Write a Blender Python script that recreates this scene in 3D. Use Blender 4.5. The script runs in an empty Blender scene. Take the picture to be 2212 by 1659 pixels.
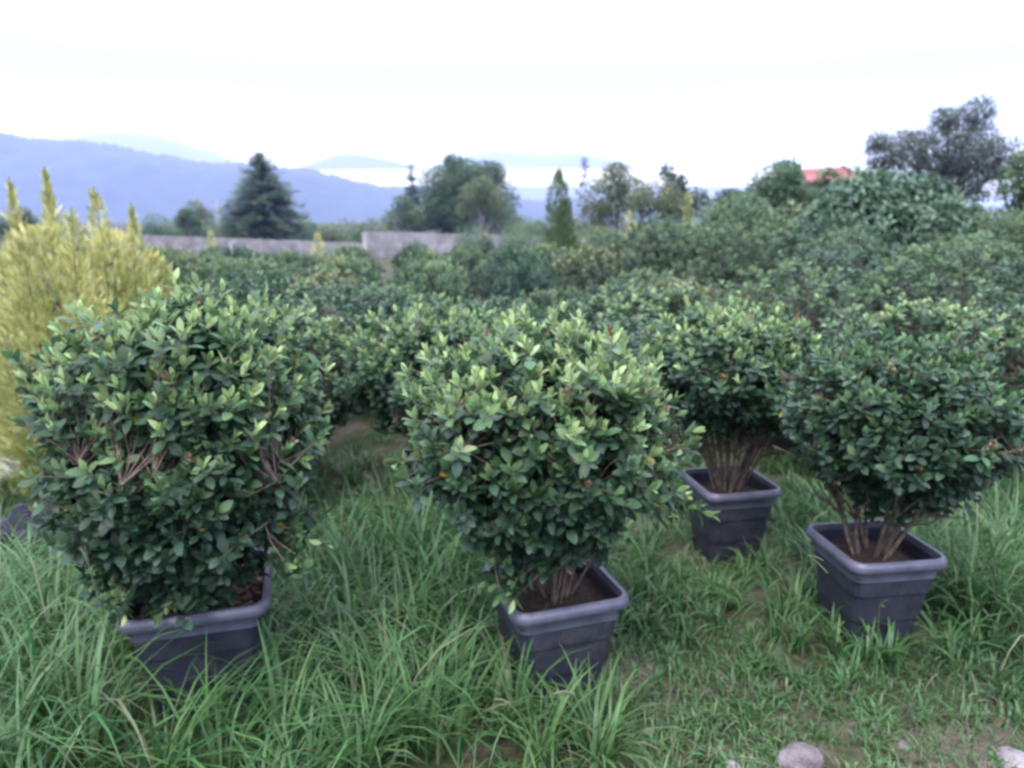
import bpy, math, random
import numpy as np
from mathutils import Matrix, Vector

# ------------------------------------------------------------------ camera, sky, sun, exposure
S = bpy.context.scene
COL = S.collection
EYE = 1.72
PITCH = math.atan((829.5 - 455.0) / 1609.0)        # how far the lens looks down
cam_d = bpy.data.cameras.new("camera")
cam = bpy.data.objects.new("camera", cam_d); COL.objects.link(cam)
cam.location = (0, 0, EYE)
cam.rotation_euler = (math.pi / 2 - PITCH, 0, 0)
cam_d.sensor_width = 36.0
cam_d.lens = 36.0 * 1609.0 / 2212.0
cam_d.clip_start = 0.05; cam_d.clip_end = 60000
cam_d.dof.use_dof = True
cam_d.dof.focus_distance = 2.15
cam_d.dof.aperture_fstop = 2.3
S.camera = cam

SUN_EL, SUN_AZ = math.radians(58), math.radians(200)
w = bpy.data.worlds.new("World"); S.world = w; w.use_nodes = True
nt = w.node_tree; nt.nodes.clear()
def N(t, typ, **kw):
    n = t.nodes.new(typ)
    for k, v in kw.items(): setattr(n, k, v)
    return n
sky = N(nt, 'ShaderNodeTexSky', sky_type='NISHITA', sun_disc=False, sun_elevation=SUN_EL, sun_rotation=SUN_AZ)
bg_sky = N(nt, 'ShaderNodeBackground'); bg_sky.inputs[1].default_value = 0.10
nt.links.new(sky.outputs[0], bg_sky.inputs[0])
# a closed cloud deck, brighter overhead than at the horizon as overcast skies are
geo = N(nt, 'ShaderNodeNewGeometry'); sep = N(nt, 'ShaderNodeSeparateXYZ')
tc = N(nt, 'ShaderNodeTexCoord')
nt.links.new(tc.outputs['Generated'], sep.inputs[0])
ramp = N(nt, 'ShaderNodeValToRGB')
ramp.color_ramp.elements[0].position = 0.0; ramp.color_ramp.elements[0].color = (0.09, 0.115, 0.17, 1)
e = ramp.color_ramp.elements.new(0.16); e.color = (0.13, 0.155, 0.20, 1)
e = ramp.color_ramp.elements.new(0.45); e.color = (0.56, 0.60, 0.83, 1)
ramp.color_ramp.elements[-1].position = 1.0; ramp.color_ramp.elements[-1].color = (1.04, 1.09, 1.62, 1)
nt.links.new(sep.outputs[2], ramp.inputs[0])
cn = N(nt, 'ShaderNodeTexNoise'); cn.inputs['Scale'].default_value = 2.2; cn.inputs['Detail'].default_value = 4
cm = N(nt, 'ShaderNodeMapRange'); cm.inputs['To Min'].default_value = 0.9; cm.inputs['To Max'].default_value = 1.08
nt.links.new(tc.outputs['Generated'], cn.inputs['Vector']); nt.links.new(cn.outputs[0], cm.inputs[0])
bg_cl = N(nt, 'ShaderNodeBackground')
nt.links.new(ramp.outputs[0], bg_cl.inputs[0]); nt.links.new(cm.outputs[0], bg_cl.inputs[1])
mx = N(nt, 'ShaderNodeMixShader'); mx.inputs[0].default_value = 0.94
nt.links.new(bg_sky.outputs[0], mx.inputs[1]); nt.links.new(bg_cl.outputs[0], mx.inputs[2])
wo = N(nt, 'ShaderNodeOutputWorld'); nt.links.new(mx.outputs[0], wo.inputs[0])

sun_d = bpy.data.lights.new("sun", 'SUN'); sun_d.energy = 0.9; sun_d.angle = math.radians(25); sun_d.color = (1.0, 0.96, 0.95)
sun = bpy.data.objects.new("sun", sun_d); COL.objects.link(sun)
sd = Vector((math.sin(SUN_AZ) * math.cos(SUN_EL), math.cos(SUN_AZ) * math.cos(SUN_EL), math.sin(SUN_EL)))
sun.rotation_euler = sd.to_track_quat('Z', 'Y').to_euler()

S.view_settings.view_transform = 'Standard'; S.view_settings.look = 'None'
S.view_settings.gamma = 1.0; S.view_settings.use_curve_mapping = False
S.view_settings.exposure = 2.08
cy = S.cycles
cy.max_bounces = 6; cy.diffuse_bounces = 4; cy.glossy_bounces = 2; cy.transmission_bounces = 3
cy.volume_bounces = 2; cy.transparent_max_bounces = 4
cy.use_denoising = True; cy.caustics_reflective = False; cy.caustics_refractive = False
cy.pixel_filter_type = 'BLACKMAN_HARRIS'; cy.filter_width = 3.0

# ------------------------------------------------------------------ helpers
PI = math.pi
FP = 1609.0; cp, sp = math.cos(PITCH), math.sin(PITCH)
def gz(x, y):
    """height of the ground"""
    y = np.asarray(y, float); x = np.asarray(x, float)
    z = -0.034 * np.clip(y - 2.5, 0, 62) - 0.012 * np.clip(y - 70, 0, 2200)
    z = z + 0.05 * np.clip(x - 3, 0, 8) * np.clip((y - 4) / 6, 0, 1) * np.clip((60 - y) / 30, 0, 1)
    return z
def gzf(x, y): return float(gz(x, y))
def G(u, Y):
    """ground point at distance Y along the column u of the sight line"""
    x = 0.0
    for _ in range(3):
        dep = Y * cp - (gzf(x, Y) - EYE) * sp
        x = (u - 1106) / FP * dep
    return Vector((x, Y, gzf(x, Y)))
def W(u, v, Y):
    a = (u - 1106) / FP; b = (829.5 - v) / FP
    t = Y / (cp + b * sp)
    return Vector((a * t, Y, EYE + (-sp + b * cp) * t))
def P(u, v, z):
    """point of the level z seen at u, v"""
    a = (u - 1106) / FP; b = (829.5 - v) / FP
    t = (z - EYE) / (-sp + b * cp)
    return Vector((a * t, (cp + b * sp) * t, z))

def tag(o, label=None, cat=None, group=None, kind=None):
    if label: o['label'] = label
    if cat: o['category'] = cat
    if group: o['group'] = group
    if kind: o['kind'] = kind
    return o
def empty(name, loc, rz=0):
    o = bpy.data.objects.new(name, None); COL.objects.link(o)
    o.location = loc; o.rotation_euler = (0, 0, rz); o.empty_display_size = 0.1
    return o
def link(name, me, parent=None):
    o = bpy.data.objects.new(name, me); COL.objects.link(o)
    if parent is not None: o.parent = parent
    return o
def copy_tree(o, parent=None):
    c = o.copy(); COL.objects.link(c); c.parent = parent
    for ch in list(o.children): copy_tree(ch, c)
    return c
def mesh(name, V, T, mat, tone=None, smooth=False, flat=False, crease=0):
    V = np.ascontiguousarray(V, dtype=np.float32); T = np.ascontiguousarray(T, dtype=np.int32)
    me = bpy.data.meshes.new(name)
    me.vertices.add(len(V)); me.vertices.foreach_set('co', V.ravel())
    k = T.shape[1]
    me.loops.add(T.size); me.loops.foreach_set('vertex_index', T.ravel())
    me.polygons.add(len(T)); me.polygons.foreach_set('loop_start', np.arange(0, T.size, k, dtype=np.int32))
    if smooth: me.polygons.foreach_set('use_smooth', np.ones(len(T), dtype=bool))
    if tone is not None:
        at = me.attributes.new('tone', 'FLOAT_COLOR', 'POINT')
        at.data.foreach_set('color', np.ascontiguousarray(tone, dtype=np.float32).ravel())
    me.update(calc_edges=True)
    if flat: me.polygons.foreach_set('use_smooth', np.zeros(len(T), dtype=bool))
    if crease: me.set_sharp_from_angle(angle=crease)
    if mat is not None: me.materials.append(mat)
    return me
def nrm(a): return a / np.maximum(np.linalg.norm(a, axis=-1, keepdims=True), 1e-9)
class Acc:
    """collects copies of small templates and builds one mesh of them"""
    def __init__(s): s.V, s.T, s.C, s.n, s.flat = [], [], [], 0, False
    def inst(s, tv, tt, R, O, sc, tone):
        n = len(O)
        if n == 0: return
        sc = np.asarray(sc, float)
        if sc.ndim == 1: sc = np.repeat(sc[:, None], 3, 1)
        v = np.einsum('nij,nkj->nki', R, tv[None] * sc[:, None, :]) + O[:, None, :]
        k = len(tv)
        t = tt[None] + (np.arange(n) * k)[:, None, None] + s.n
        s.V.append(v.reshape(-1, 3)); s.T.append(t.reshape(-1, 3))
        s.C.append(np.repeat(tone, k, 0)); s.n += n * k
    def raw(s, v, t, tone=(0, .5, 0, 1)):
        v = np.asarray(v, float); s.V.append(v); s.T.append(np.asarray(t) + s.n)
        s.C.append(np.tile(np.asarray(tone, float), (len(v), 1))); s.n += len(v)
    def build(s, name, mat, smooth=False):
        return mesh(name, np.concatenate(s.V), np.concatenate(s.T), mat, np.concatenate(s.C), smooth, s.flat)
def tubes(acc, A, B, ra, rb, sides=5, tone=(0, .5, 0, 1)):
    """tapered twigs from the points A to the points B"""
    A = np.asarray(A, float); B = np.asarray(B, float); n = len(A)
    if n == 0: return
    ra = np.broadcast_to(np.asarray(ra, float), (n,)); rb = np.broadcast_to(np.asarray(rb, float), (n,))
    d = nrm(B - A); ref = np.where(np.abs(d[:, 2:3]) > .9, [[1., 0, 0]], [[0, 0, 1.]])
    x = nrm(np.cross(d, ref)); y = np.cross(d, x)
    an = np.arange(sides) * 2 * PI / sides
    ring = np.cos(an)[None, :, None] * x[:, None] + np.sin(an)[None, :, None] * y[:, None]
    v = np.concatenate([A[:, None] + ring * ra[:, None, None], B[:, None] + ring * rb[:, None, None]], 1)
    t = []
    for i in range(sides):
        j = (i + 1) % sides
        t += [(i, j, sides + j), (i, sides + j, sides + i)]
    t = np.array(t)[None] + (np.arange(n) * 2 * sides)[:, None, None] + acc.n
    acc.V.append(v.reshape(-1, 3)); acc.T.append(t.reshape(-1, 3)); acc.C.append(np.tile(np.asarray(tone, float), (n * 2 * sides, 1))); acc.n += n * 2 * sides
def polyline(acc, pts, r0, r1, sides=6, tone=(0, .5, 0, 1)):
    pts = np.asarray(pts, float); m = len(pts) - 1
    rr = np.linspace(r0, r1, m + 1)
    tubes(acc, pts[:-1], pts[1:] + (pts[1:] - pts[:-1]) * .03, rr[:-1], rr[1:], sides, tone)
def noise_fn(rng, freq, k=7):
    K = rng.normal(0, 1, (k, 3)) * freq; ph = rng.uniform(0, 2 * PI, k)
    return lambda p: np.sin(np.asarray(p) @ K.T + ph).mean(-1) * 1.7

# ------------------------------------------------------------------ materials
def pmat(name): 
    m = bpy.data.materials.new(name); m.use_nodes = True
    t = m.node_tree; b = t.nodes['Principled BSDF']
    return m, t, b
def noise_mat(name, c1, c2, scale=6, rough=.8, bump=0, c3=None, spec=.3, coord='Object', detail=6, bscale=None):
    m, t, b = pmat(name)
    co = N(t, 'ShaderNodeTexCoord'); no = N(t, 'ShaderNodeTexNoise')
    no.inputs['Scale'].default_value = scale; no.inputs['Detail'].default_value = detail
    t.links.new(co.outputs[coord], no.inputs['Vector'])
    r = N(t, 'ShaderNodeValToRGB'); r.color_ramp.elements[0].position = .35; r.color_ramp.elements[1].position = .65
    r.color_ramp.elements[0].color = (*c1, 1); r.color_ramp.elements[1].color = (*c2, 1)
    if c3: e = r.color_ramp.elements.new(.75); e.color = (*c3, 1)
    t.links.new(no.outputs[0], r.inputs[0]); t.links.new(r.outputs[0], b.inputs['Base Color'])
    b.inputs['Roughness'].default_value = rough; b.inputs['Specular IOR Level'].default_value = spec
    if bump:
        n2 = N(t, 'ShaderNodeTexNoise'); n2.inputs['Scale'].default_value = bscale or scale * 4; n2.inputs['Detail'].default_value = 4
        t.links.new(co.outputs[coord], n2.inputs['Vector'])
        bp = N(t, 'ShaderNodeBump'); bp.inputs['Strength'].default_value = bump; bp.inputs['Distance'].default_value = .02
        t.links.new(n2.outputs[0], bp.inputs['Height']); t.links.new(bp.outputs[0], b.inputs['Normal'])
    return m
def leaf_mat(name, stops, rough=.42, transl=.22, odd=None, spec=.5):
    """tone.r runs from old to new growth, tone.g is chance from leaf to leaf"""
    m, t, b = pmat(name)
    a = N(t, 'ShaderNodeAttribute', attribute_name='tone'); s = N(t, 'ShaderNodeSeparateColor')
    t.links.new(a.outputs['Color'], s.inputs[0])
    r = N(t, 'ShaderNodeValToRGB'); cr = r.color_ramp
    cr.elements[0].position = 0; cr.elements[0].color = (*stops[0], 1)
    cr.elements[1].position = 1; cr.elements[1].color = (*stops[-1], 1)
    for i, c in enumerate(stops[1:-1]):
        e = cr.elements.new((i + 1) / (len(stops) - 1)); e.color = (*c, 1)
    t.links.new(s.outputs[0], r.inputs[0])
    hv = N(t, 'ShaderNodeHueSaturation')
    mr = N(t, 'ShaderNodeMapRange'); mr.inputs['To Min'].default_value = .62; mr.inputs['To Max'].default_value = 1.4
    t.links.new(s.outputs[1], mr.inputs[0]); t.links.new(mr.outputs[0], hv.inputs['Value'])
    mh = N(t, 'ShaderNodeMapRange'); mh.inputs['To Min'].default_value = .475; mh.inputs['To Max'].default_value = .52
    t.links.new(s.outputs[2], mh.inputs[0]); t.links.new(mh.outputs[0], hv.inputs['Hue'])
    t.links.new(r.outputs[0], hv.inputs['Color'])
    col = hv.outputs[0]
    if odd:                                   # the few yellow or rusty leaves
        gt = N(t, 'ShaderNodeMath', operation='GREATER_THAN'); gt.inputs[1].default_value = .997
        t.links.new(s.outputs[1], gt.inputs[0])
        mixc = N(t, 'ShaderNodeMix', data_type='RGBA'); mixc.inputs['B'].default_value = (*odd, 1)
        t.links.new(gt.outputs[0], mixc.inputs['Factor']); t.links.new(col, mixc.inputs['A']); col = mixc.outputs['Result']
    t.links.new(col, b.inputs['Base Color'])
    b.inputs['Roughness'].default_value = rough; b.inputs['Specular IOR Level'].default_value = spec
    tr = N(t, 'ShaderNodeBsdfTranslucent'); t.links.new(col, tr.inputs[0])
    ms = N(t, 'ShaderNodeMixShader'); ms.inputs[0].default_value = transl
    t.links.new(b.outputs[0], ms.inputs[1]); t.links.new(tr.outputs[0], ms.inputs[2])
    t.links.new(ms.outputs[0], t.nodes['Material Output'].inputs[0])
    return m
M = {}
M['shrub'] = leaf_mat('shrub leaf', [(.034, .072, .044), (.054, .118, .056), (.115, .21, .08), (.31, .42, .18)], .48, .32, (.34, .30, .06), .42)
M['shrub_far'] = leaf_mat('field shrub leaf', [(.026, .062, .032), (.052, .115, .050), (.12, .21, .085), (.28, .37, .155)], .5, .3, (.36, .27, .06))
M['shrub_cool'] = leaf_mat('cool field shrub leaf', [(.022, .055, .034), (.042, .098, .054), (.085, .16, .08), (.18, .26, .125)], .5, .3, (.25, .2, .06))
M['loose'] = leaf_mat('loose bush leaf', [(.035, .072, .038), (.07, .13, .06), (.115, .19, .085), (.19, .27, .12)], .55, .35, (.25, .18, .07))
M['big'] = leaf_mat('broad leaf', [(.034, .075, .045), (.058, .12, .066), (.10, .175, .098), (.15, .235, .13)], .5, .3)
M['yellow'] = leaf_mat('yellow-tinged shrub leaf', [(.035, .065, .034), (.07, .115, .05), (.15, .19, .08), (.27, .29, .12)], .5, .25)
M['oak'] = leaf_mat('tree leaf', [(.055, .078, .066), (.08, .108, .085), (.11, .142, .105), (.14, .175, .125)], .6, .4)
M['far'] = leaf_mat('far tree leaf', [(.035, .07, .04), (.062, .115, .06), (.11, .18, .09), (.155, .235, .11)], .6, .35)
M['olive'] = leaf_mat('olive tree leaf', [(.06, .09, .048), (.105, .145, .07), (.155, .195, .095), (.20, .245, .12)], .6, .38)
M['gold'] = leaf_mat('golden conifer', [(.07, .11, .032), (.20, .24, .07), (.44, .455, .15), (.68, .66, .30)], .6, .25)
M['pine'] = leaf_mat('conifer needle', [(.05, .092, .066), (.088, .145, .098), (.13, .195, .122), (.17, .235, .14)], .6, .3)
M['thuja'] = leaf_mat('green thuja', [(.03, .065, .024), (.05, .10, .034), (.08, .14, .045), (.12, .18, .06)], .6, .15, (.14, .07, .05))
M['grass'] = leaf_mat('grass blade', [(.034, .092, .026), (.062, .152, .042), (.115, .215, .074), (.18, .20, .11)], .5, .35)
M['straw'] = leaf_mat('dry straw', [(.06, .055, .036), (.09, .082, .054), (.125, .115, .078), (.19, .175, .125)], .8, .15)
M['twig'] = noise_mat('shrub bark', (.085, .062, .050), (.22, .165, .125), 30, .85, .3)
M['bark'] = noise_mat('tree bark', (.05, .042, .036), (.12, .10, .085), 9, .9, .5)
M['palebark'] = noise_mat('pale bark', (.14, .12, .10), (.26, .22, .19), 9, .9, .3)
M['soil'] = noise_mat('pot soil', (.02, .014, .010), (.06, .036, .024), 22, .95, 1.0)
M['bloom'] = leaf_mat('dry flower head', [(.20, .13, .08), (.26, .18, .11), (.32, .22, .13), (.36, .26, .16)], .9, .1)
M['chip'] = leaf_mat('bark chip', [(.05, .028, .018), (.12, .06, .035), (.22, .12, .075), (.34, .22, .15)], .85, .0)
M['stone'] = noise_mat('stone', (.12, .10, .10), (.20, .17, .17), 14, .9, .8, (.26, .22, .22), bscale=60)
M['palestone'] = noise_mat('pale stone', (.18, .155, .155), (.30, .27, .27), 14, .85, .4, bscale=50)
# black plastic, sun-faded and dusty
m, t, b = pmat('pot plastic')
co = N(t, 'ShaderNodeTexCoord'); n1 = N(t, 'ShaderNodeTexNoise'); n1.inputs['Scale'].default_value = 9; n1.inputs['Detail'].default_value = 7; n1.inputs['Roughness'].default_value = .65
t.links.new(co.outputs['Object'], n1.inputs['Vector'])
r = N(t, 'ShaderNodeValToRGB'); r.color_ramp.elements[0].position = .35; r.color_ramp.elements[1].position = .72
r.color_ramp.elements[0].color = (.015, .016, .028, 1); r.color_ramp.elements[1].color = (.038, .039, .058, 1)
t.links.new(n1.outputs[0], r.inputs[0])
n3 = N(t, 'ShaderNodeTexNoise'); n3.inputs['Scale'].default_value = 5.5; n3.inputs['Detail'].default_value = 9; n3.inputs['Roughness'].default_value = .7
oi = N(t, 'ShaderNodeObjectInfo'); va = N(t, 'ShaderNodeVectorMath', operation='ADD'); t.links.new(co.outputs['Object'], va.inputs[0]); t.links.new(oi.outputs['Location'], va.inputs[1]); t.links.new(va.outputs[0], n3.inputs['Vector'])
r3 = N(t, 'ShaderNodeValToRGB'); r3.color_ramp.elements[0].position = .52; r3.color_ramp.elements[1].position = .70; r3.color_ramp.elements[0].color = (0, 0, 0, 1); r3.color_ramp.elements[1].color = (.65, .65, .65, 1)
t.links.new(n3.outputs[0], r3.inputs[0]); md = N(t, 'ShaderNodeMix', data_type='RGBA'); md.inputs['B'].default_value = (.085, .075, .072, 1)
t.links.new(r3.outputs[0], md.inputs['Factor']); t.links.new(r.outputs[0], md.inputs['A']); t.links.new(md.outputs['Result'], b.inputs['Base Color'])
b.inputs['Roughness'].default_value = .52
wv = N(t, 'ShaderNodeTexWave', wave_type='BANDS', bands_direction='X'); wv.inputs['Scale'].default_value = 22
wv2 = N(t, 'ShaderNodeTexWave', wave_type='BANDS', bands_direction='Y'); wv2.inputs['Scale'].default_value = 22
ad = N(t, 'ShaderNodeMath', operation='ADD')
t.links.new(co.outputs['Object'], wv.inputs['Vector']); t.links.new(co.outputs['Object'], wv2.inputs['Vector'])
t.links.new(wv.outputs['Fac'], ad.inputs[0]); t.links.new(wv2.outputs['Fac'], ad.inputs[1])
bp = N(t, 'ShaderNodeBump'); bp.inputs['Strength'].default_value = .35; bp.inputs['Distance'].default_value = .004
t.links.new(ad.outputs[0], bp.inputs['Height']); t.links.new(bp.outputs[0], b.inputs['Normal'])
M['pot'] = m
m, t, b = pmat('pot rim plastic')
co = N(t, 'ShaderNodeTexCoord'); n1 = N(t, 'ShaderNodeTexNoise'); n1.inputs['Scale'].default_value = 14; n1.inputs['Detail'].default_value = 6
t.links.new(co.outputs['Object'], n1.inputs['Vector'])
r = N(t, 'ShaderNodeValToRGB'); r.color_ramp.elements[0].position = .3; r.color_ramp.elements[1].position = .75
r.color_ramp.elements[0].color = (.066, .068, .10, 1); r.color_ramp.elements[1].color = (.125, .127, .165, 1)
t.links.new(n1.outputs[0], r.inputs[0]); t.links.new(r.outputs[0], b.inputs['Base Color']); b.inputs['Roughness'].default_value = .45
M['rim'] = m

# ------------------------------------------------------------------ leaf, frond and blade templates
def leaf_template(w, curl, fold, rows=((.0, .10), (.28, .82), (.62, 1.0), (1.0, 0.0))):
    """an obovate leaf along +Y, its upper face towards +Z; base, cross rows, tip"""
    V = [(0, 0, 0)]; T = []
    inner = rows[1:-1]
    for y, k in inner:
        hw = w * k * .5; z = -curl * y * y
        V += [(-hw, y, z + fold * hw), (0, y, z), (hw, y, z + fold * hw)]
    V.append((0, 1, -curl))
    T += [(0, 2, 1), (0, 3, 2)]
    for i in range(len(inner) - 1):
        a = 1 + 3 * i; b_ = a + 3
        T += [(a, a + 1, b_), (a + 1, b_ + 1, b_), (a + 1, a + 2, b_ + 1), (a + 2, b_ + 2, b_ + 1)]
    a = 1 + 3 * (len(inner) - 1); tip = len(V) - 1
    T += [(a, a + 1, tip), (a + 1, a + 2, tip)]
    return np.array(V, float), np.array(T)
FULL = ((0, 0), (.20, .66), (.52, 1.0), (.83, .62), (1, 0))
LEAF = [leaf_template(.56, .10, .35, FULL), leaf_template(.64, .22, .2, FULL), leaf_template(.43, .04, .45, FULL), leaf_template(.60, .32, .12, FULL)]
LOW = [leaf_template(.58, .12, .3, ((0, 0), (.38, 1), (.78, .8), (1, 0))), leaf_template(.66, .25, .2, ((0, 0), (.35, .95), (.75, .85), (1, 0)))]
CARD = [(np.array([(0, 0, 0), (-.32, .45, .06), (.32, .5, .06), (0, 1, -.1)], float), np.array([(0, 2, 1), (1, 2, 3)]))]
def frond_template():
    V, T = [], []
    def blade(p, d, L, wd):
        p = np.array(p, float); d = np.array(d, float); s = np.cross(d, (0, 0, 1)); s /= np.linalg.norm(s)
        n = len(V)
        V.extend([p, p + d * L * .45 - s * wd + np.array((0, 0, .02)), p + d * L * .5 + s * wd + np.array((0, 0, .02)), p + d * L])
        T.extend([(n, n + 2, n + 1), (n + 1, n + 2, n + 3)])
    blade((0, 0, 0), (0, 1, 0), 1, .022)
    for i, y in enumerate((.12, .26, .4, .54, .68, .82)):
        L = .42 * (1 - y * .72)
        for s in (-1, 1):
            a = .62
            blade((0, y, -.04 * y), (s * math.sin(a), math.cos(a), .12 * (-1) ** i), L, .032)
    return np.array(V), np.array(T)
FROND = frond_template()
def blade_template(bend, seg=5):
    V, T = [], []
    y = z = 0.0; ang = PI / 2
    for i in range(seg + 1):
        k = i / seg; wd = .5 * (1 - k ** 2.2) * (0.65 + .35 * min(1, k * 4)) if i < seg else 0
        V += [(-wd, y, z), (wd, y, z)] if i < seg else [(0, y, z)]
        ang = PI / 2 - bend * (k + .5 / seg) ** 1.4
        y += math.cos(ang) / seg; z += math.sin(ang) / seg
    for i in range(seg - 1):
        a = 2 * i; T += [(a, a + 1, a + 3), (a, a + 3, a + 2)]
    a = 2 * (seg - 1); T.append((a, a + 1, a + 2))
    return np.array(V, float), np.array(T)
BLADE = [blade_template(b_) for b_ in (.35, .9, 1.5, 2.1, 2.7)]

def frames(d, nr):
    """rotation matrices whose Y is d and whose Z leans to nr"""
    y = nrm(d); x = nrm(np.cross(y, nr)); z = np.cross(x, y)
    return np.stack([x, y, z], -1)

# ------------------------------------------------------------------ shrubs
def crown_shoots(rng, a, b, c, n, count, taper=.35, lumps=.10, gap=-.6, inner=.4, freq=3.2, hole=None, shag=0.0):
    u = nrm(rng.normal(0, 1, (int(count * 1.5), 3)))
    r = (np.abs(u[:, 0] / a) ** n + np.abs(u[:, 1] / b) ** n + np.abs(u[:, 2] / c) ** n) ** (-1 / n)
    p = u * r[:, None]
    f1 = noise_fn(rng, freq); f2 = noise_fn(rng, freq * 2.4)
    keep = (f2(p) > gap)
    if hole is not None: keep &= hole(p)
    p *= (1 + lumps * f1(p) + lumps * .6 * f2(p))[:, None]
    shell = np.where(rng.random(len(p)) < inner, rng.uniform(.5, .93, len(p)), rng.uniform(.95, 1.03, len(p)))
    nn = nrm(np.sign(p) * np.abs(p / np.array([a, b, c])) ** (n - 1) / np.array([a, b, c]))
    p = p * shell[:, None]
    p = p + nn * (rng.random(len(p)) ** 4 * shag)[:, None]
    low = np.clip(-p[:, 2] / c, 0, 1)
    p[:, :2] *= (1 - taper * low ** 1.5)[:, None]
    p, nn, shell = p[keep][:count], nn[keep][:count], shell[keep][:count]
    d = nrm(nn * .72 + np.array([0, 0, .95]) + rng.normal(0, .28, p.shape))
    return p, d, nn, shell
def fit_crown(p, a, b, c):
    lo, hi = np.percentile(p, 1.5, 0), np.percentile(p, 98.5, 0)
    return (p - (lo + hi) / 2) / ((hi - lo) / 2) * np.array([a, b, c])
def shoot_leaves(rng, p, d, shell, newb, L0, pairs, spacing):
    """opposite pairs of leaves down every shoot, the topmost upright and young"""
    ref = nrm(rng.normal(0, 1, p.shape)); ex = nrm(np.cross(d, ref)); ey = np.cross(d, ex)
    out = []
    for j in range(pairs):
        for s in (0, 1):
            phi = rng.normal(0, .25, len(p)) + j * PI / 2 + s * PI
            e_ = np.cos(phi)[:, None] * ex + np.sin(phi)[:, None] * ey
            th = np.clip(rng.normal((.28, .62, 1.0, 1.25, 1.4, 1.5)[min(j, 5)], .16, len(p)), .1, 1.8)
            y = np.cos(th)[:, None] * d + np.sin(th)[:, None] * e_
            z = np.sin(th)[:, None] * d - np.cos(th)[:, None] * e_ + rng.normal(0, .18, p.shape)
            y = y - np.array([0, 0, .06 * j])
            o = p - d * (spacing * j)[:, None] if np.ndim(spacing) else p - d * (spacing * j)
            L = L0 * rng.uniform(.72, 1.15, len(p)) * (.92, 1.05, 1.05, 1.05, 1.0, .95)[min(j, 5)]
            nw = np.clip(newb * (1.0, .72, .42, .22, .1, .05)[min(j, 5)] + rng.normal(0, .07, len(p)), 0, 1)
            out.append((o, y, z, L, nw, shell))
    cat = [np.concatenate(q) for q in zip(*out)]
    return cat
def stems_for(rng, acc, p, d, base_z, zc, a, count, r0=.0085, tw=.0016, fine=True, root=None):
    """stems fanning out of the soil, branches, and a twig for every shoot"""
    nodes = []
    for i in range(count):
        ph = i * 2.4 + rng.uniform(-.4, .4); rr = a * math.sqrt(rng.uniform(.06, 1.0))
        st = np.array([math.cos(ph) * .085 * rng.random(), math.sin(ph) * .085 * rng.random(), base_z - .02])
        en = np.array([math.cos(ph) * rr * .75, math.sin(ph) * rr * .75, zc + rng.uniform(-.1, .12)])
        mid = st * .5 + en * .5 + np.array([math.cos(ph), math.sin(ph), .5]) * .02 + rng.normal(0, .028, 3)
        t = np.linspace(0, 1, 6)[:, None]
        pts = (1 - t) ** 2 * st + 2 * t * (1 - t) * mid + t * t * en
        sa = acc if root is None else Acc()
        polyline(sa, pts, r0 * rng.uniform(.7, 1.2), .005, 6)
        if root is not None: link('stem', sa.build('stem', M['twig']), root)
        nodes += list(pts[2:])
        for k in range(9):
            s0 = pts[rng.integers(2, 6)]
            ed = s0 + nrm(np.array([math.cos(ph + rng.normal(0, .8)), math.sin(ph + rng.normal(0, .8)), rng.uniform(.3, 1.4)])) * a * rng.uniform(.3, .62)
            polyline(acc, [s0, (s0 + ed) / 2 + rng.normal(0, .012, 3), ed], .0052, .003, 5)
            nodes += [s0 + (ed - s0) * q_ for q_ in (.35, .5, .65, .8, .9, 1)]
    nodes = np.array(nodes)
    if fine:
        dd = ((p[:, None] - nodes[None]) ** 2).sum(-1)
        q = nodes[np.argpartition(dd, 9, 1)[np.arange(len(p)), rng.integers(0, 9, len(p))]]
        elbow = q * .45 + p * .55 - d * .03
        tubes(acc, q, elbow, tw * 1.6, tw * 1.2, 4); tubes(acc, elbow, p, tw * 1.2, tw * .7, 4)
def pot_loop(h, r, n=5):
    """a square with rounded corners, half width h"""
    pts = []
    for k in range(4):
        cx, cy_ = ((h - r), (h - r)) if k == 0 else ((-h + r), (h - r)) if k == 1 else ((-h + r), (-h + r)) if k == 2 else ((h - r), (-h + r))
        for i in range(n + 1):
            a = k * PI / 2 + i * PI / 2 / n
            pts.append((cx + r * math.cos(a), cy_ + r * math.sin(a)))
    return np.array(pts)
def loft(profile, cap_top=False, cap_bottom=True, n=5):
    V, T = [], []
    m_ = 4 * (n + 1)
    for h, r, z in profile:
        for x, y in pot_loop(h, r, n): V.append((x, y, z))
    for i in range(len(profile) - 1):
        for j in range(m_):
            k = (j + 1) % m_
            a, b_, c_, d_ = i * m_ + j, i * m_ + k, (i + 1) * m_ + k, (i + 1) * m_ + j
            T += [(a, b_, c_), (a, c_, d_)]
    if cap_bottom: T += [(0, j + 1, j) for j in range(1, m_ - 1)]
    if cap_top:
        o = (len(profile) - 1) * m_; T += [(o, o + j, o + j + 1) for j in range(1, m_ - 1)]
    return np.array(V, float), np.array(T)
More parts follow.
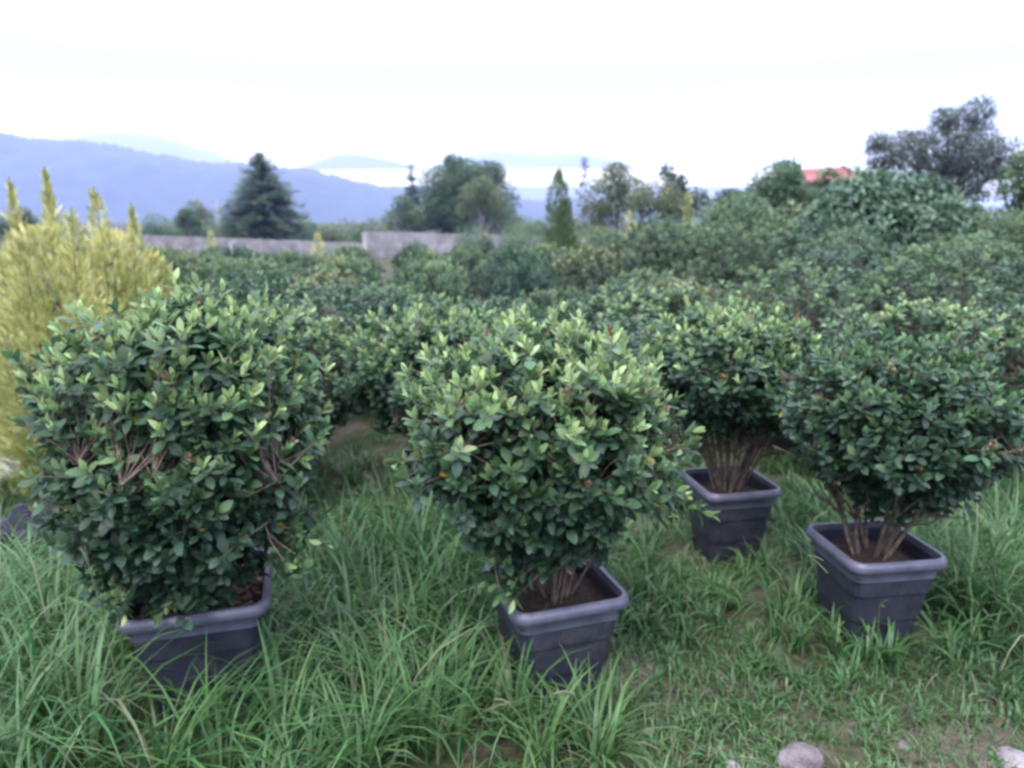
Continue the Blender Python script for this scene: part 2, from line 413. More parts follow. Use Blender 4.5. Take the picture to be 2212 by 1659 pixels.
def make_pot(root, half, h, rz, rng):
    """tapered square nursery tub in three stepped tiers under a rolled rim"""
    f = lambda k: half * k
    prof = [(f(.66), .045, 0), (f(.715), .045, h * .30), (f(.74), .045, h * .305), (f(.785), .045, h * .60), (f(.812), .045, h * .605), (f(.87), .045, h * .93),
            (f(.865), .04, h * .93 + .001), (f(.83), .04, h * .80)]
    V, T = loft(prof)
    pot = link('pot', mesh('pot', V, T, M['pot'], crease=math.radians(32)), root); pot.rotation_euler = (0, 0, rz)
    top = h
    rp = [(f(.86), .045, top - .040), (f(.985), .055, top - .038), (f(1.0), .06, top - .033), (f(1.0), .06, top - .015), (f(.985), .058, top - .010),
          (f(.975), .055, top - .008), (f(.965), .055, top - .001), (f(.95), .05, top), (f(.90), .045, top - .001), (f(.885), .04, top - .010), (f(.865), .04, top - .09)]
    V, T = loft(rp, cap_bottom=False)
    link('rim', mesh('rim', V, T, M['rim'], crease=math.radians(50)), pot)
    # soil: a sunken lumpy sheet
    k = 14; g = np.linspace(-1, 1, k); X, Y = np.meshgrid(g, g)
    X = X * f(.862); Y = Y * f(.862); nf = noise_fn(rng, 22)
    pts = np.stack([X.ravel(), Y.ravel(), np.zeros(k * k)], -1)
    pts[:, 2] = top - .075 + .010 * nf(pts) + .03 * np.exp(-(pts[:, 0] ** 2 + pts[:, 1] ** 2) / .012)
    T = []
    for i in range(k - 1):
        for j in range(k - 1):
            a = i * k + j; T += [(a, a + 1, a + k + 1), (a, a + k + 1, a + k)]
    so = link('soil', mesh('soil', pts, T, M['soil'], smooth=True), root); so.rotation_euler = (0, 0, rz)
    return pot
LEAFMESH = {}
def leaf_data(v, k, g):
    key = (v, k, g)
    if key not in LEAFMESH:
        tv, tt = LEAF[v]
        LEAFMESH[key] = mesh('leaf', tv, tt, M['shrub'], np.tile((k / 7, g / 3 * .9 + .05, (v * 37 % 10) / 10, 1), (len(tv), 1)))
    return LEAFMESH[key]
def front_shrub(loc, half, pot_h, rz, a, b, c, zc, count, seed, label, n=2.7, newk=1.0, L0=.052, hole=None, taper=.35, chips=0, sprigs=(), shift=(0, 0), nleaf=300, stems=15, gap=-.62, blooms=6):
    rng = np.random.default_rng(seed)
    root = empty('potted_shrub', loc); tag(root, label, 'shrub', 'potted shrubs of the front rows')
    make_pot(root, half, pot_h, rz, rng)
    p, d, nn, shell = crown_shoots(rng, a, b, c, n, count, taper, lumps=.13, gap=gap, hole=hole, inner=.45, shag=.13)
    hgt = p[:, 2] / c
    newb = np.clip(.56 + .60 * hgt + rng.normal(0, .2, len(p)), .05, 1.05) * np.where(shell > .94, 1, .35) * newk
    p = fit_crown(p, a - .035, b - .035, c - .03) + np.array([shift[0], shift[1], zc])
    for (sx, sy, sz) in sprigs:                                    # shoots that straggle out of the outline
        q = np.array([[sx, sy, sz]]) + rng.normal(0, .035, (5, 3))
        p = np.concatenate([p, q]); d = np.concatenate([d, nrm(q - np.array([0, 0, zc - .25]) + rng.normal(0, .1, q.shape))])
        shell = np.concatenate([shell, np.ones(5)]); newb = np.concatenate([newb, rng.uniform(.5, 1, 5)]); nn = np.concatenate([nn, d[-5:]])
    o, y, z, L, nw, sh = shoot_leaves(rng, p, d, shell, newb, L0, 5, .015)
    R = frames(y, z); g = rng.random(len(o)); var = np.where(nw > .55, 2, rng.integers(0, 4, len(o)))
    # the leaves that show largest are single objects
    eye = nrm(np.array(cam.location) - np.array(loc) - o)
    side = (o - np.array([0, 0, zc])) / np.array([a, b, c]); out = np.linalg.norm(side, axis=1)
    face = np.abs((R[:, :, 2] * eye).sum(1)); toward = (nrm(side) * eye).sum(1)
    score = L * L * (face + .15) * np.clip(out - .6, 0, .5) * np.clip(toward + .15, 0, 1) * rng.uniform(.6, 1, len(o))
    big = np.argsort(-score)[:nleaf]; mask = np.zeros(len(o), bool); mask[big] = True
    acc = Acc()
    for v in range(4):
        s_ = (~mask) & (var == v)
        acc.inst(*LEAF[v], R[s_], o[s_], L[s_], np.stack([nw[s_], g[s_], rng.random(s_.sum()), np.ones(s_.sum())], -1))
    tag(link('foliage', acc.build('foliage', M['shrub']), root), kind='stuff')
    for i in big:
        me = leaf_data(int(var[i]), int(round(nw[i] * 7)), int(g[i] * 3.999) )
        ob = link('leaf', me, root)
        m4 = Matrix(R[i].tolist()).to_4x4() @ Matrix.Scale(float(L[i]), 4)
        m4.translation = Vector(o[i]); ob.matrix_basis = m4
    st = Acc(); stems_for(rng, st, p, d, pot_h - .07, zc - c * .35, min(a, b), stems, root=root)
    tag(link('twigs', st.build('twigs', M['twig'], True), root), kind='stuff')
    if chips:
        ch = Acc(); k = chips
        o2 = np.stack([rng.uniform(-.8, .8, k) * half, rng.uniform(-.8, .8, k) * half, pot_h - .068 + rng.uniform(0, .018, k)], -1)
        cr_, sr_ = math.cos(rz), math.sin(rz); o2[:, :2] = o2[:, :2] @ np.array([[cr_, sr_], [-sr_, cr_]])
        yy = nrm(rng.normal(0, 1, (k, 3)) * [1, 1, .3]); zz = nrm(rng.normal(0, .35, (k, 3)) + [0, 0, 1])
        ch.inst(*LOW[1], frames(yy, zz), o2, rng.uniform(.02, .05, k), np.stack([rng.random(k), rng.random(k), rng.random(k), np.ones(k)], -1))
        tag(link('bark_mulch', ch.build('bark_mulch', M['chip']), root), kind='stuff')
    cand = np.where((shell > .95) & (((p - [0, 0, zc]) * nrm(np.array(cam.location) - np.array(loc))).sum(1) > .1))[0]
    for i in rng.choice(cand, min(blooms, len(cand)), False):      # spent flower heads
        bl = Acc(); k = 26
        dd = nrm(rng.normal(0, 1, (k, 3)) + d[i] * 1.3); oo = np.zeros((k, 3)) + d[i] * rng.uniform(0, .04, (k, 1))
        bl.inst(*CARD[0], frames(dd, nrm(rng.normal(0, 1, (k, 3)))), oo, rng.uniform(.012, .022, k), np.stack([rng.random(k), rng.random(k), rng.random(k), np.ones(k)], -1))
        fh = link('flower_head', bl.build('flower_head', M['bloom']), root); fh.location = Vector(p[i] + d[i] * .01)
    return root
GND = lambda x, y: (x, y, gzf(x, y))
front_shrub(GND(-1.11, 2.43), .24, .43, .27, .405, .41, .475, .955, 1750, 11,
            'big dense shrub in a tub mulched with reddish bark chips, beside the golden conifers', newk=1.12, chips=260, L0=.050, n=3.2,
            sprigs=((-.40, -.1, 1.24), (.46, -.1, .98), (.44, -.12, .70), (.43, -.2, .62), (-.42, -.1, 1.1), (-.12, -.3, .56), (-.02, -.27, .50), (-.2, -.3, .62)), taper=.12, gap=-.95)
front_shrub(GND(.150, 2.49), .22, .41, .32, .425, .42, .37, .975, 1750, 23,
            'flat-topped shrub with many pale upright new leaves and bare stems above its tub', newk=1.3, L0=.050, n=3.1,
            sprigs=((.39, -.12, .80), (.43, -.14, .74), (.42, -.05, 1.02), (-.5, -.1, .86), (-.2, -.25, .56), (-.17, -.28, .52)), taper=.22, stems=18, gap=-.95, shift=(-.05, 0))
front_shrub(GND(1.50, 2.86), .208, .40, .14, .41, .41, .325, .915, 1500, 37,
            'round dark shrub with few pale leaves in a tub turned cornerwise', newk=.62, L0=.043, shift=(.04, 0), n=2.3, stems=13, gap=-.75)
front_shrub(GND(1.13, 3.66), .205, .40, .20, .43, .41, .30, 1.0, 1200, 41,
            'upright shrub with leafless lower stems standing in its tub behind the front row', newk=1.05, L0=.046, taper=.12, n=2.4, nleaf=220, stems=20, gap=-.85, shift=(-.03, 0))
front_shrub(GND(-.42, 4.1), .20, .40, .30, .48, .46, .37, .88, 1350, 53,
            'wide dark shrub between and behind the two shrubs in front, its tub nearly hidden', newk=1.0, L0=.046, nleaf=200)

def field_proto(seed, a, b, c, zc, count, L0, mat, hi=True, pairs=4, newk=.9, n=2.4, pot=True, lumps=.12):
    rng = np.random.default_rng(seed); root = empty('field_shrub', (0, 0, -500))
    p, d, nn, shell = crown_shoots(rng, a, b, c, n, count, .2, lumps=lumps, shag=.14, freq=3.6 / max(a, .4) * .5)
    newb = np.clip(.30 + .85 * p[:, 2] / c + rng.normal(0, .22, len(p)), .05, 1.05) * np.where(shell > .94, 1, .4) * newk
    p = fit_crown(p, a, b, c - .03) + np.array([0, 0, zc])
    o, y, z, L, nw, sh = shoot_leaves(rng, p, d, shell, newb, L0, pairs, .016 * L0 / .05)
    acc = Acc(); var = rng.integers(0, 2, len(o)); R = frames(y, z)
    for v in (0, 1):
        s_ = var == v
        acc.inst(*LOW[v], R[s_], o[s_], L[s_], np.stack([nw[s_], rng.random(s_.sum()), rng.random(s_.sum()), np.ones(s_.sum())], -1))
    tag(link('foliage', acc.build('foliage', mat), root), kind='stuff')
    st = Acc(); stems_for(rng, st, p, d, .25 if pot else 0, zc - c * .3, min(a, b), 9, fine=hi)
    tag(link('twigs', st.build('twigs', M['twig']), root), kind='stuff')
    if pot: make_pot(root, .20, .32, rng.uniform(0, 1.5), rng)
    return root
near_protos = [field_proto(100 + i, *(.52, .52, .44, .82), 800, .050, M[('shrub_far', 'shrub_cool', 'shrub_far', 'shrub_far', 'shrub_cool')[i]], newk=(.95, .7, 1.05, .8, .85)[i], n=2.1, lumps=.10) for i in range(5)]
far_protos = [field_proto(200 + i, .54, .54, .46, .76, 460, .060, M[('shrub_far', 'shrub_cool', 'shrub_far', 'loose', 'yellow')[i]], hi=False, newk=(.9, .65, 1.1, .9, 1.0)[i], n=2.0, lumps=.09) for i in range(5)]
tall_protos = [field_proto(300 + i, .74, .72, .85, 1.1, 900, .07, M[('loose', 'shrub_cool', 'loose')[i]], hi=True, newk=(.8, .7, .95)[i], pot=False, n=2.1, lumps=.2) for i in range(3)]
used = set()
def place(proto, x, y, rz, s, label, group, cat='shrub'):
    o = proto if id(proto) not in used else copy_tree(proto)
    used.add(id(proto))
    o.location = (x, y, gzf(x, y) - .015); o.rotation_euler = (0, 0, rz); o.scale = (s[0], s[0], s[1])
    tag(o, label, cat, group); return o
rnd = random.Random(5)
ORD = ('first', 'second', 'third', 'fourth', 'fifth', 'sixth', 'seventh', 'eighth', 'ninth', 'tenth', 'eleventh', 'twelfth', 'thirteenth', 'fourteenth', 'fifteenth', 'sixteenth')
NEAR_ADJ = ('broad mid-green', 'dark cool-green', 'pale-tipped', 'dense green', 'blue-green')
FAR_ADJ = ('rounded green', 'dark rounded', 'light green', 'thin olive-green', 'yellow-tinged')
y = 5.25; r_i = 0
while y < 27:
    xl = -.72 * y - .6 if y > 8.5 else (-1.75 - (y - 5) * .35)
    xr = 3.2 + (y - 5) * .12
    step = 1.30 + .016 * y
    x = xl + (r_i % 2) * step * .5
    while x < xr:
        jx, jy = x + rnd.uniform(-.2, .2), y + rnd.uniform(-.28, .28)
        if rnd.random() < .07: x += step; continue
        k = rnd.randrange(5); adj = (NEAR_ADJ if y < 8.6 else FAR_ADJ)[k]
        lab = '%s shrub in the %s field row behind the front tubs' % (adj, ORD[r_i]); grp = '%s shrubs of the %s field row' % (adj, ORD[r_i])
        place((near_protos if y < 8.6 else far_protos)[k], jx, jy, rnd.uniform(0, 6.28), (rnd.uniform(.8, 1.2), rnd.uniform(.78, 1.1) if y < 12 else rnd.uniform(.82, 1.26) - max(0, y - 19) * .016), lab, grp)
        x += step
    y += 1.26 + .028 * y; r_i += 1
place(near_protos[0], 2.75, 4.75, .4, (1.1, .98), 'broad green shrub right behind the round dark shrub', 'field shrubs behind the front tubs')
place(near_protos[4], 3.85, 4.9, 1.4, (1.15, 1.02), 'broad cool-green shrub in the second row, at the right end', 'field shrubs behind the front tubs')
place(near_protos[2], -1.45, 4.35, 2.4, (1.0, .97), 'light green shrub right behind the big mulched one', 'field shrubs behind the front tubs')
TALL_ADJ = ('loose olive-tinged', 'dark close-leaved', 'pale loose')
for (x, y, sx, sz, k, where) in ((2.15, 5.8, .8, .72, 2, 'just behind the upright shrub with leafless stems'), (3.5, 6.4, .9, .74, 0, 'behind the broad shrub of the second row'), (4.8, 6.3, .9, .70, 1, 'at the near end of the thicket'),
        (4.6, 7.8, 1.0, .76, 2, 'deep in the thicket'), (5.9, 7.7, 1.0, .74, 1, 'deep in the thicket'), (3.7, 8.4, .9, .78, 1, 'at the edge of the field rows'),
        (5.6, 9.6, 1.1, .78, 0, 'below the broad-leaved bush'), (7.0, 9.4, 1.1, .76, 2, 'below the broad-leaved bush'), (4.4, 10, 1.0, .84, 0, 'below the broad-leaved bush'), (3.2, 10.8, .9, .88, 2, 'at the edge of the field rows'),
        (6.7, 11.2, 1.1, .76, 0, 'beside the broad-leaved bush'), (8.4, 11.0, 1.1, .78, 1, 'beside the broad-leaved bush'), (5.0, 12, 1.1, .95, 1, 'beside the broad-leaved bush'), (3.9, 13, 1.0, 1.05, 0, 'beside the young thicket trees'),
        (2.7, 14, 1.0, .95, 2, 'beside the young thicket trees'), (9.8, 13.4, 1.2, .84, 2, 'below the largest spreading tree'), (8.6, 15, 1.3, .9, 2, 'below the largest spreading tree'), (4.9, 16, 1.2, 1.2, 0, 'before the dark bushy tree'), (3.4, 17, 1.1, 1.05, 1, 'beside the young thicket trees'), (2.4, 18.5, 1, .9, 0, 'beside the slim thuja')):
    place(tall_protos[k], x, y, rnd.uniform(0, 6.28), (sx, sz), '%s bush in the thicket %s' % (TALL_ADJ[k], where), '%s thicket bushes %s' % (TALL_ADJ[k], where))

# ------------------------------------------------------------------ trees
def clump_tree(name, loc, trunk, clumps, leaf, mat, label, seed, bark='bark', group=None, cat='tree', tr=.12, lifts=.3, bare=0, card=CARD, gaps=-.75, more=1):
    rng = np.random.default_rng(seed); root = empty(name, loc); tag(root, label, cat, group)
    acc = Acc()
    for (c, r, n_) in clumps:
        c = np.array(c, float); r = np.array(r if np.ndim(r) else (r, r, r * .85), float); n_ = int(n_ * more * (1 if card is not CARD else 2.6))
        u = nrm(rng.normal(0, 1, (n_, 3))); f = noise_fn(rng, 2.2 / r.mean()); g = noise_fn(rng, 5 / r.mean())
        k = np.clip(rng.random(n_) ** .38, .25, 1) * (1 + .22 * f(u * r))
        p = c + u * r * k[:, None]
        keep = g(u * r * k[:, None]) > gaps; p, u2, k2 = p[keep], u[keep], k[keep]
        d = nrm(u2 * .7 + rng.normal(0, .6, p.shape) + [0, 0, lifts]); nr_ = nrm(rng.normal(0, .55, p.shape) + [0, 0, 1] + u2 * .5)
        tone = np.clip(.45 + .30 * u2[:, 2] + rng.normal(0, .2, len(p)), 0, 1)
        var = rng.integers(0, len(card), len(p)); Rf = frames(d, nr_); sz = leaf * (1 if card is not CARD else .62) * rng.uniform(.6, 1.3, len(p))
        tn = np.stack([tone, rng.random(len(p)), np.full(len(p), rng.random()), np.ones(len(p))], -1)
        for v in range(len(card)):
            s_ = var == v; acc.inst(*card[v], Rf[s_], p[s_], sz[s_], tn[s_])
    tag(link('crown', acc.build('crown', mat), root), kind='stuff')
    ta = Acc(); top = np.array(trunk, float)
    pts = [np.array([0, 0, -.2])] + [top * t + np.array([math.sin(t * 5 + seed) * .06, math.cos(t * 4 + seed) * .06, 0]) * top[2] * .3 for t in (.33, .66, 1)]
    polyline(ta, pts, tr, tr * .45, 8)
    for (c, r, n_) in clumps:
        c = np.array(c, float); s0 = pts[rng.integers(1, 4)] * rng.uniform(.8, 1)
        mid = (s0 + c) / 2 + rng.normal(0, .06, 3) * top[2]
        polyline(ta, [s0, mid, c], tr * .42, tr * .12, 6)
        R_ = np.array(r if np.ndim(r) else (r, r, r), float)
        for _ in range(5):
            e_ = c + nrm(rng.normal(0, 1, 3)) * R_ * rng.uniform(.5, .9 + bare)
            polyline(ta, [c * .7 + mid * .3, (c + e_) / 2 + rng.normal(0, .03, 3), e_], tr * .14, tr * .04, 4)
    link('trunk', ta.build('trunk', M[bark], True), root)
    return root
def conifer(name, loc, h, rb, label, seed, mat, whorls=16, per=9, leaf=.5, tr=.14, droop=.25, zb=.08, group=None, power=.8, wild=.23):
    rng = np.random.default_rng(seed); root = empty(name, loc); tag(root, label, 'conifer', group)
    acc = Acc(); ta = Acc()
    polyline(ta, [(0, 0, -.2), (0.02, 0, h * .5), (0, 0, h * .99)], tr, tr * .12, 8)
    O, D, T_ = [], [], []
    for i in range(whorls):
        t0 = zb + (1 - zb) * (i + .5) / whorls
        for k in range(per):
            ph = k * 2 * PI / per + i * 1.1 + rng.uniform(-.3, .3); t = min(max(t0 + rng.uniform(-.75, .75) * (1 - zb) / whorls, zb), .985)
            L = rb * max(.012, (1 - t)) ** power * rng.uniform(.95 - wild, .95 + wild * .8)
            e_ = np.array([math.cos(ph), math.sin(ph), 0]); m_ = max(5, int(11 * L / rb * 1.3))
            q = np.linspace(.15, 1, m_)[:, None]
            pts = np.array([0, 0, t * h]) + e_ * L * q + np.array([0, 0, 1]) * (L * ((.30 + .9 * t * t) * q - droop * q * q * 1.6))
            polyline(ta, [(0, 0, t * h), pts[m_ // 2], pts[-1]], tr * .22, tr * .05, 4)
            for s in (-1.2, -.5, 0, .5, 1.2):
                side = np.array([-math.sin(ph), math.cos(ph), 0]) * s
                O.append(pts); D.append(nrm(np.tile(e_ * .8 + side * .8 + np.array([0, 0, .12 + .3 * (s == 0)]), (m_, 1)) + rng.normal(0, .18, (m_, 3))))
                T_.append(np.clip(.25 + .55 * q[:, 0] * rng.uniform(.5, 1.2) + rng.normal(0, .1, m_), 0, 1))
    k = 60; tz = rng.uniform(.72, 1.0, k); ph = rng.uniform(0, 2 * PI, k)
    O.append(np.stack([0 * tz, 0 * tz, tz * h - leaf * .3 * (tz - .7)], -1)); D.append(nrm(np.stack([np.cos(ph) * .5, np.sin(ph) * .5, .4 + 2 * (tz - .72)], -1))); T_.append(rng.uniform(.2, .7, k))
    O, D, T_ = np.concatenate(O), np.concatenate(D), np.concatenate(T_)
    n_ = len(O); tq = np.clip(O[:, 2] / h, 0, 1); lf_ = leaf * (.30 + .70 * np.clip((1 - tq) * 2.2, 0, 1))
    sc = np.stack([lf_ * rng.uniform(.5, .9, n_), lf_ * rng.uniform(.7, 1.2, n_), lf_], -1)
    acc.inst(*FROND, frames(D, nrm(rng.normal(0, .3, (n_, 3)) + [0, 0, 1])), O, sc * np.array([1.5, 1, 1]), np.stack([T_, rng.random(n_), rng.random(n_), np.ones(n_)], -1))
    tag(link('crown', acc.build('crown', mat), root), kind='stuff'); link('trunk', ta.build('trunk', M['bark'], True), root)
    return root
def thuja(name, loc, leaders, label, seed, mat, frond=.10, dens=1700, group=None, spread=.85, p_in=.5, tone0=.36, cat='conifer'):
    """flat sprays standing up and out round one or more leaders"""
    rng = np.random.default_rng(seed); root = empty(name, loc); tag(root, label, cat, group)
    acc = Acc(); ta = Acc()
    for (lx, ly, h, R_, n_) in leaders:
        n_ = int(n_ * dens)
        polyline(ta, [(0, 0, -.05), (lx * .6, ly * .6, h * .3), (lx, ly, h * .98)], .013, .002, 6)
        t = rng.random(n_) ** 1.25; ph = rng.uniform(0, 2 * PI, n_)
        f = noise_fn(rng, 4)
        power = .5 if R_ > .4 and p_in == .5 else max(p_in, .62) if p_in != .5 else .95
        r = R_ * (np.clip(1 - t, 0, 1) ** power) * np.clip(t * 9 + .25, 0, 1) * np.clip(rng.random(n_) ** .4, .2, 1)
        e_ = np.stack([np.cos(ph), np.sin(ph), np.zeros(n_)], -1)
        p = np.array([lx, ly, 0]) * np.clip(t * 3, 0, 1)[:, None] + e_ * r[:, None] + np.array([0, 0, 1]) * (t * h * .97)[:, None]
        p = p + (f(p) * .10 * R_)[:, None] * e_
        d = nrm(e_ * spread * (1 - .45 * t)[:, None] + [0, 0, .85] + rng.normal(0, .16, p.shape))
        nr_ = nrm(np.cross(d, np.cross(e_, [0, 0, 1.]) + rng.normal(0, .8, p.shape)) + rng.normal(0, .2, p.shape))
        edge = r / np.maximum(R_ * (1 - t) ** power, .02)
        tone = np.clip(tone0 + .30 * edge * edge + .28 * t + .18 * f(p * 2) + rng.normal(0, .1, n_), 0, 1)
        L = frond * rng.uniform(.6, 1.25, n_) * (1 - .35 * t) * min(1, .62 + R_)
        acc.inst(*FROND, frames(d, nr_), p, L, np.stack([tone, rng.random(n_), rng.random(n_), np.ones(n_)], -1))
    tag(link('crown', acc.build('crown', mat), root), kind='stuff'); link('trunk', ta.build('trunk', M['bark'], True), root)
    return root
gg = 'golden conifers beside the shrub rows'
def gpos(u, Y):
    x = W(u, 420, Y).x; return Vector((x, Y, gzf(x, Y)))
thuja('golden_conifer', gpos(75, 4.7), [(0, 0, 1.72, .60, 2.0), (-.14, 0, 2.00, .34, .9), (.05, .05, 2.06, .36, 1.0), (.24, -.05, 1.82, .30, .6)], 'tallest golden conifer, with two thin spires above its feathery sprays', 61, M['gold'], group=gg)
thuja('golden_conifer', gpos(225, 5.0), [(0, 0, 1.70, .58, 1.8), (-.06, 0, 1.96, .33, .8), (.14, .05, 1.86, .32, .7)], 'golden conifer with a single straight spire next to the tallest one', 62, M['gold'], group=gg)
thuja('golden_conifer', gpos(315, 5.4), [(0, 0, 1.55, .46, 1.2), (.1, -.1, 1.45, .34, .6)], 'lower rounded golden conifer next to the green field shrubs', 63, M['gold'], group=gg)
thuja('golden_conifer', gpos(-30, 5.3), [(0, 0, 1.6, .52, 1.5)], 'golden conifer at the outer end, darker green at its foot', 64, M['gold'], group=gg, tone0=.2)
thuja('golden_conifer', gpos(-110, 6.2), [(0, 0, 1.8, .5, 1.0)], 'golden conifer behind the outer end of the golden group', 65, M['gold'], group=gg)
thuja('golden_conifer', gpos(190, 4.45), [(0, 0, 1.28, .42, 1.1)], 'short golden-green conifer behind the big mulched shrub', 66, M['gold'], group=gg, tone0=.12)
# green cone of a thuja standing in the rows
p0 = G(1208, 22)
thuja('green_thuja', p0, [(-.05, 0, 3.55, .78, 2.4), (.12, 0, 2.7, .72, 1.5)], 'slim dark green cone-shaped thuja rising out of the shrub rows', 71, M['thuja'], frond=.2, dens=1300, spread=.4, p_in=.62)
for (u, Y, h, lab) in ((460, 52, 2.1, 'small narrow golden conifer before the low wall'), (690, 50, 1.9, 'tiny golden conifer tip above the shrubs before the wall')):
    thuja('golden_conifer', G(u, Y), [(0, 0, h, .45, .8)], lab, int(u), M['gold'], frond=.28, dens=500)
for i, (u, v, Y, h) in enumerate(((1350, 480, 24, 2.4), (1375, 510, 20, 1.9), (1470, 440, 24, 2.9), (1480, 500, 19, 2.0), (2205, 470, 12, 2.6))):
    q = W(u, v, Y); g0 = G(u, Y)
    thuja('golden_conifer', g0, [(.1 * (-1) ** i, 0, max(h, q.z - g0.z), .45, .8)], ('leaning golden-green conifer by the loose pale trees', 'shorter golden conifer by the loose pale trees', 'golden conifer spire before the loose pale trees', 'golden conifer half hidden in the thicket edge', 'golden conifer at the thicket under the big oak-like tree')[i], 400 + i, M['gold'], frond=.24, dens=500, tone0=.22, spread=.7)
# conifer beyond the wall
p0 = G(575, 82)
conifer('blue_green_conifer', p0, W(575, 332, 82).z - p0.z, 5.6, 'dark blue-green conifer with layered boughs beyond the block wall', 81, M['pine'], 20, 13, 1.05, .22, group=None, power=.85, wild=.27)
# trees behind the wall, centre
def crown_at(loc, items):
    """clump list from sight-line positions at the tree's own distance"""
    out = []
    for (u, v, rw, n_, dy) in items:
        q = W(u, v, loc.y + dy); out.append(((q.x - loc.x, dy, q.z - loc.z), (rw, rw, rw * .85), n_))
    return out
p0 = G(1010, 84)
clump_tree('broadleaf_tree', p0, (0, 0, 5.5), crown_at(p0, [(960, 400, 2.9, 1500, 0), (1030, 400, 3.0, 1500, 1), (1075, 430, 2.5, 1100, 0), (1000, 420, 3.0, 1300, 0), (1005, 385, 2.3, 1100, 0), (930, 450, 2.5, 1400, -1), (1000, 460, 2.8, 1500, -1), (1080, 475, 2.0, 900, 0), (900, 480, 1.6, 600, 0), (1065, 375, 1.5, 600, 0), (980, 350, 1.0, 300, 0)]),
           .42, M['far'], 'massive round green tree beyond the higher part of the wall', 91, tr=.35)
p0 = G(972, 90)
conifer('dark_conifer', p0, W(972, 335, 90).z - p0.z, 3.4, 'dark conifer tip rising behind the massive round tree', 92, M['pine'], 13, 9, 1.0, .2)
p0 = G(1040, 62)
clump_tree('small_tree', p0, (0, 0, 2.7), crown_at(p0, [(1020, 425, 1.3, 420, 0), (1062, 430, 1.3, 420, .3), (1042, 400, 1.0, 300, 0), (1005, 455, .8, 180, 0), (1080, 460, .9, 200, 0)]), .3, M['olive'], 'small olive-green tree with pale forked trunk in front of the massive round tree', 93, 'palebark', tr=.16, bare=.1)
p0 = G(893, 76)
conifer('thin_conifer', p0, W(893, 355, 76).z - p0.z, .75, 'thin bare-looking conifer with a tufted top beside the massive tree', 94, M['pine'], 12, 5, .6, .1, power=.25, zb=.3)
p0 = G(880, 70)
clump_tree('dark_tree', p0, (0, 0, 3), crown_at(p0, [(870, 440, 1.0, 300, 0), (885, 470, 1.4, 500, 0), (855, 475, 1.2, 350, 0)]), .34, M['far'], 'small dark tree between thin conifer and massive tree', 95)
for i, (u, v, Y, rw, lab) in enumerate(((1012, 505, 36, .75, 'round blue-green shrub before the higher wall'), (1045, 520, 33, .5, 'smaller round shrub beside the round blue-green one'), (1105, 510, 34, .75, 'round shrub between small olive tree and slim thuja'),
        (1145, 500, 40, 1.0, 'loose green shrub left of the slim thuja'), (1120, 480, 52, 1.2, 'leafy young tree before the wall left of the slim thuja'), (1290, 515, 30, .9, 'leafy shrub right of the slim thuja'), (1345, 525, 28, .8, 'low leafy shrub below the loose pale tree'), (1385, 500, 30, .5, 'clipped dark cone shrub below the sparse pale tree'))):
    p0 = G(u, Y); q = W(u, v, Y); hh = q.z - p0.z
    clump_tree('round_shrub', p0, (0, 0, hh * .7), [((0, 0, hh - rw * .4), (rw, rw, rw), 420), ((rw * .2, 0, hh - rw * 1.3), (rw * 1.1, rw, rw), 380)], .16, M[('shrub_cool', 'shrub_cool', 'loose', 'loose', 'far', 'olive', 'loose', 'shrub_cool')[i]], lab, 700 + i, cat='shrub', tr=.04)
# loose pale trees in the middle right
p0 = G(1330, 34)
clump_tree('pale_tree', p0, (0, 0, 2.6), crown_at(p0, [(1330, 395, .9, 420, 0), (1300, 430, 1.0, 420, 0), (1365, 420, .9, 380, 0), (1335, 455, 1.1, 500, 0), (1285, 470, .9, 350, 0), (1330, 372, .5, 140, 0)]), .22, M['olive'], 'loose pale green tree beside the slim thuja', 101, 'palebark', tr=.07, bare=.3)
p0 = G(1425, 26)
clump_tree('pale_tree', p0, (0, 0, 2.4), crown_at(p0, [(1420, 425, .7, 300, 0), (1385, 440, .6, 250, 0), (1455, 440, .6, 260, 0), (1425, 470, .8, 260, 0)]), .18, M['olive'], 'sparse tree with grey bare trunks and pale leaves', 102, 'palebark', tr=.06, bare=.35)
p0 = G(1462, 30)
clump_tree('dark_sapling', p0, (0, 0, 3.1), crown_at(p0, [(1440, 375, .28, 60, 0), (1462, 395, .4, 110, 0), (1455, 420, .6, 200, 0), (1475, 450, .7, 260, 0), (1500, 440, .6, 200, 0)]), .26, M['oak'], 'dark blue-leaved sapling poking above the sparse pale tree', 103, tr=.06)
p0 = G(1258, 30)
clump_tree('spindly_sapling', p0, (0, 0, 3.6), crown_at(p0, [(1261, 347, .13, 22, 0), (1262, 362, .13, 20, 0), (1259, 398, .12, 14, 0), (1262, 380, .08, 8, 0)]), .16, M['oak'], 'spindly bare sapling with a few tufts, right of the slim thuja', 104, tr=.03)
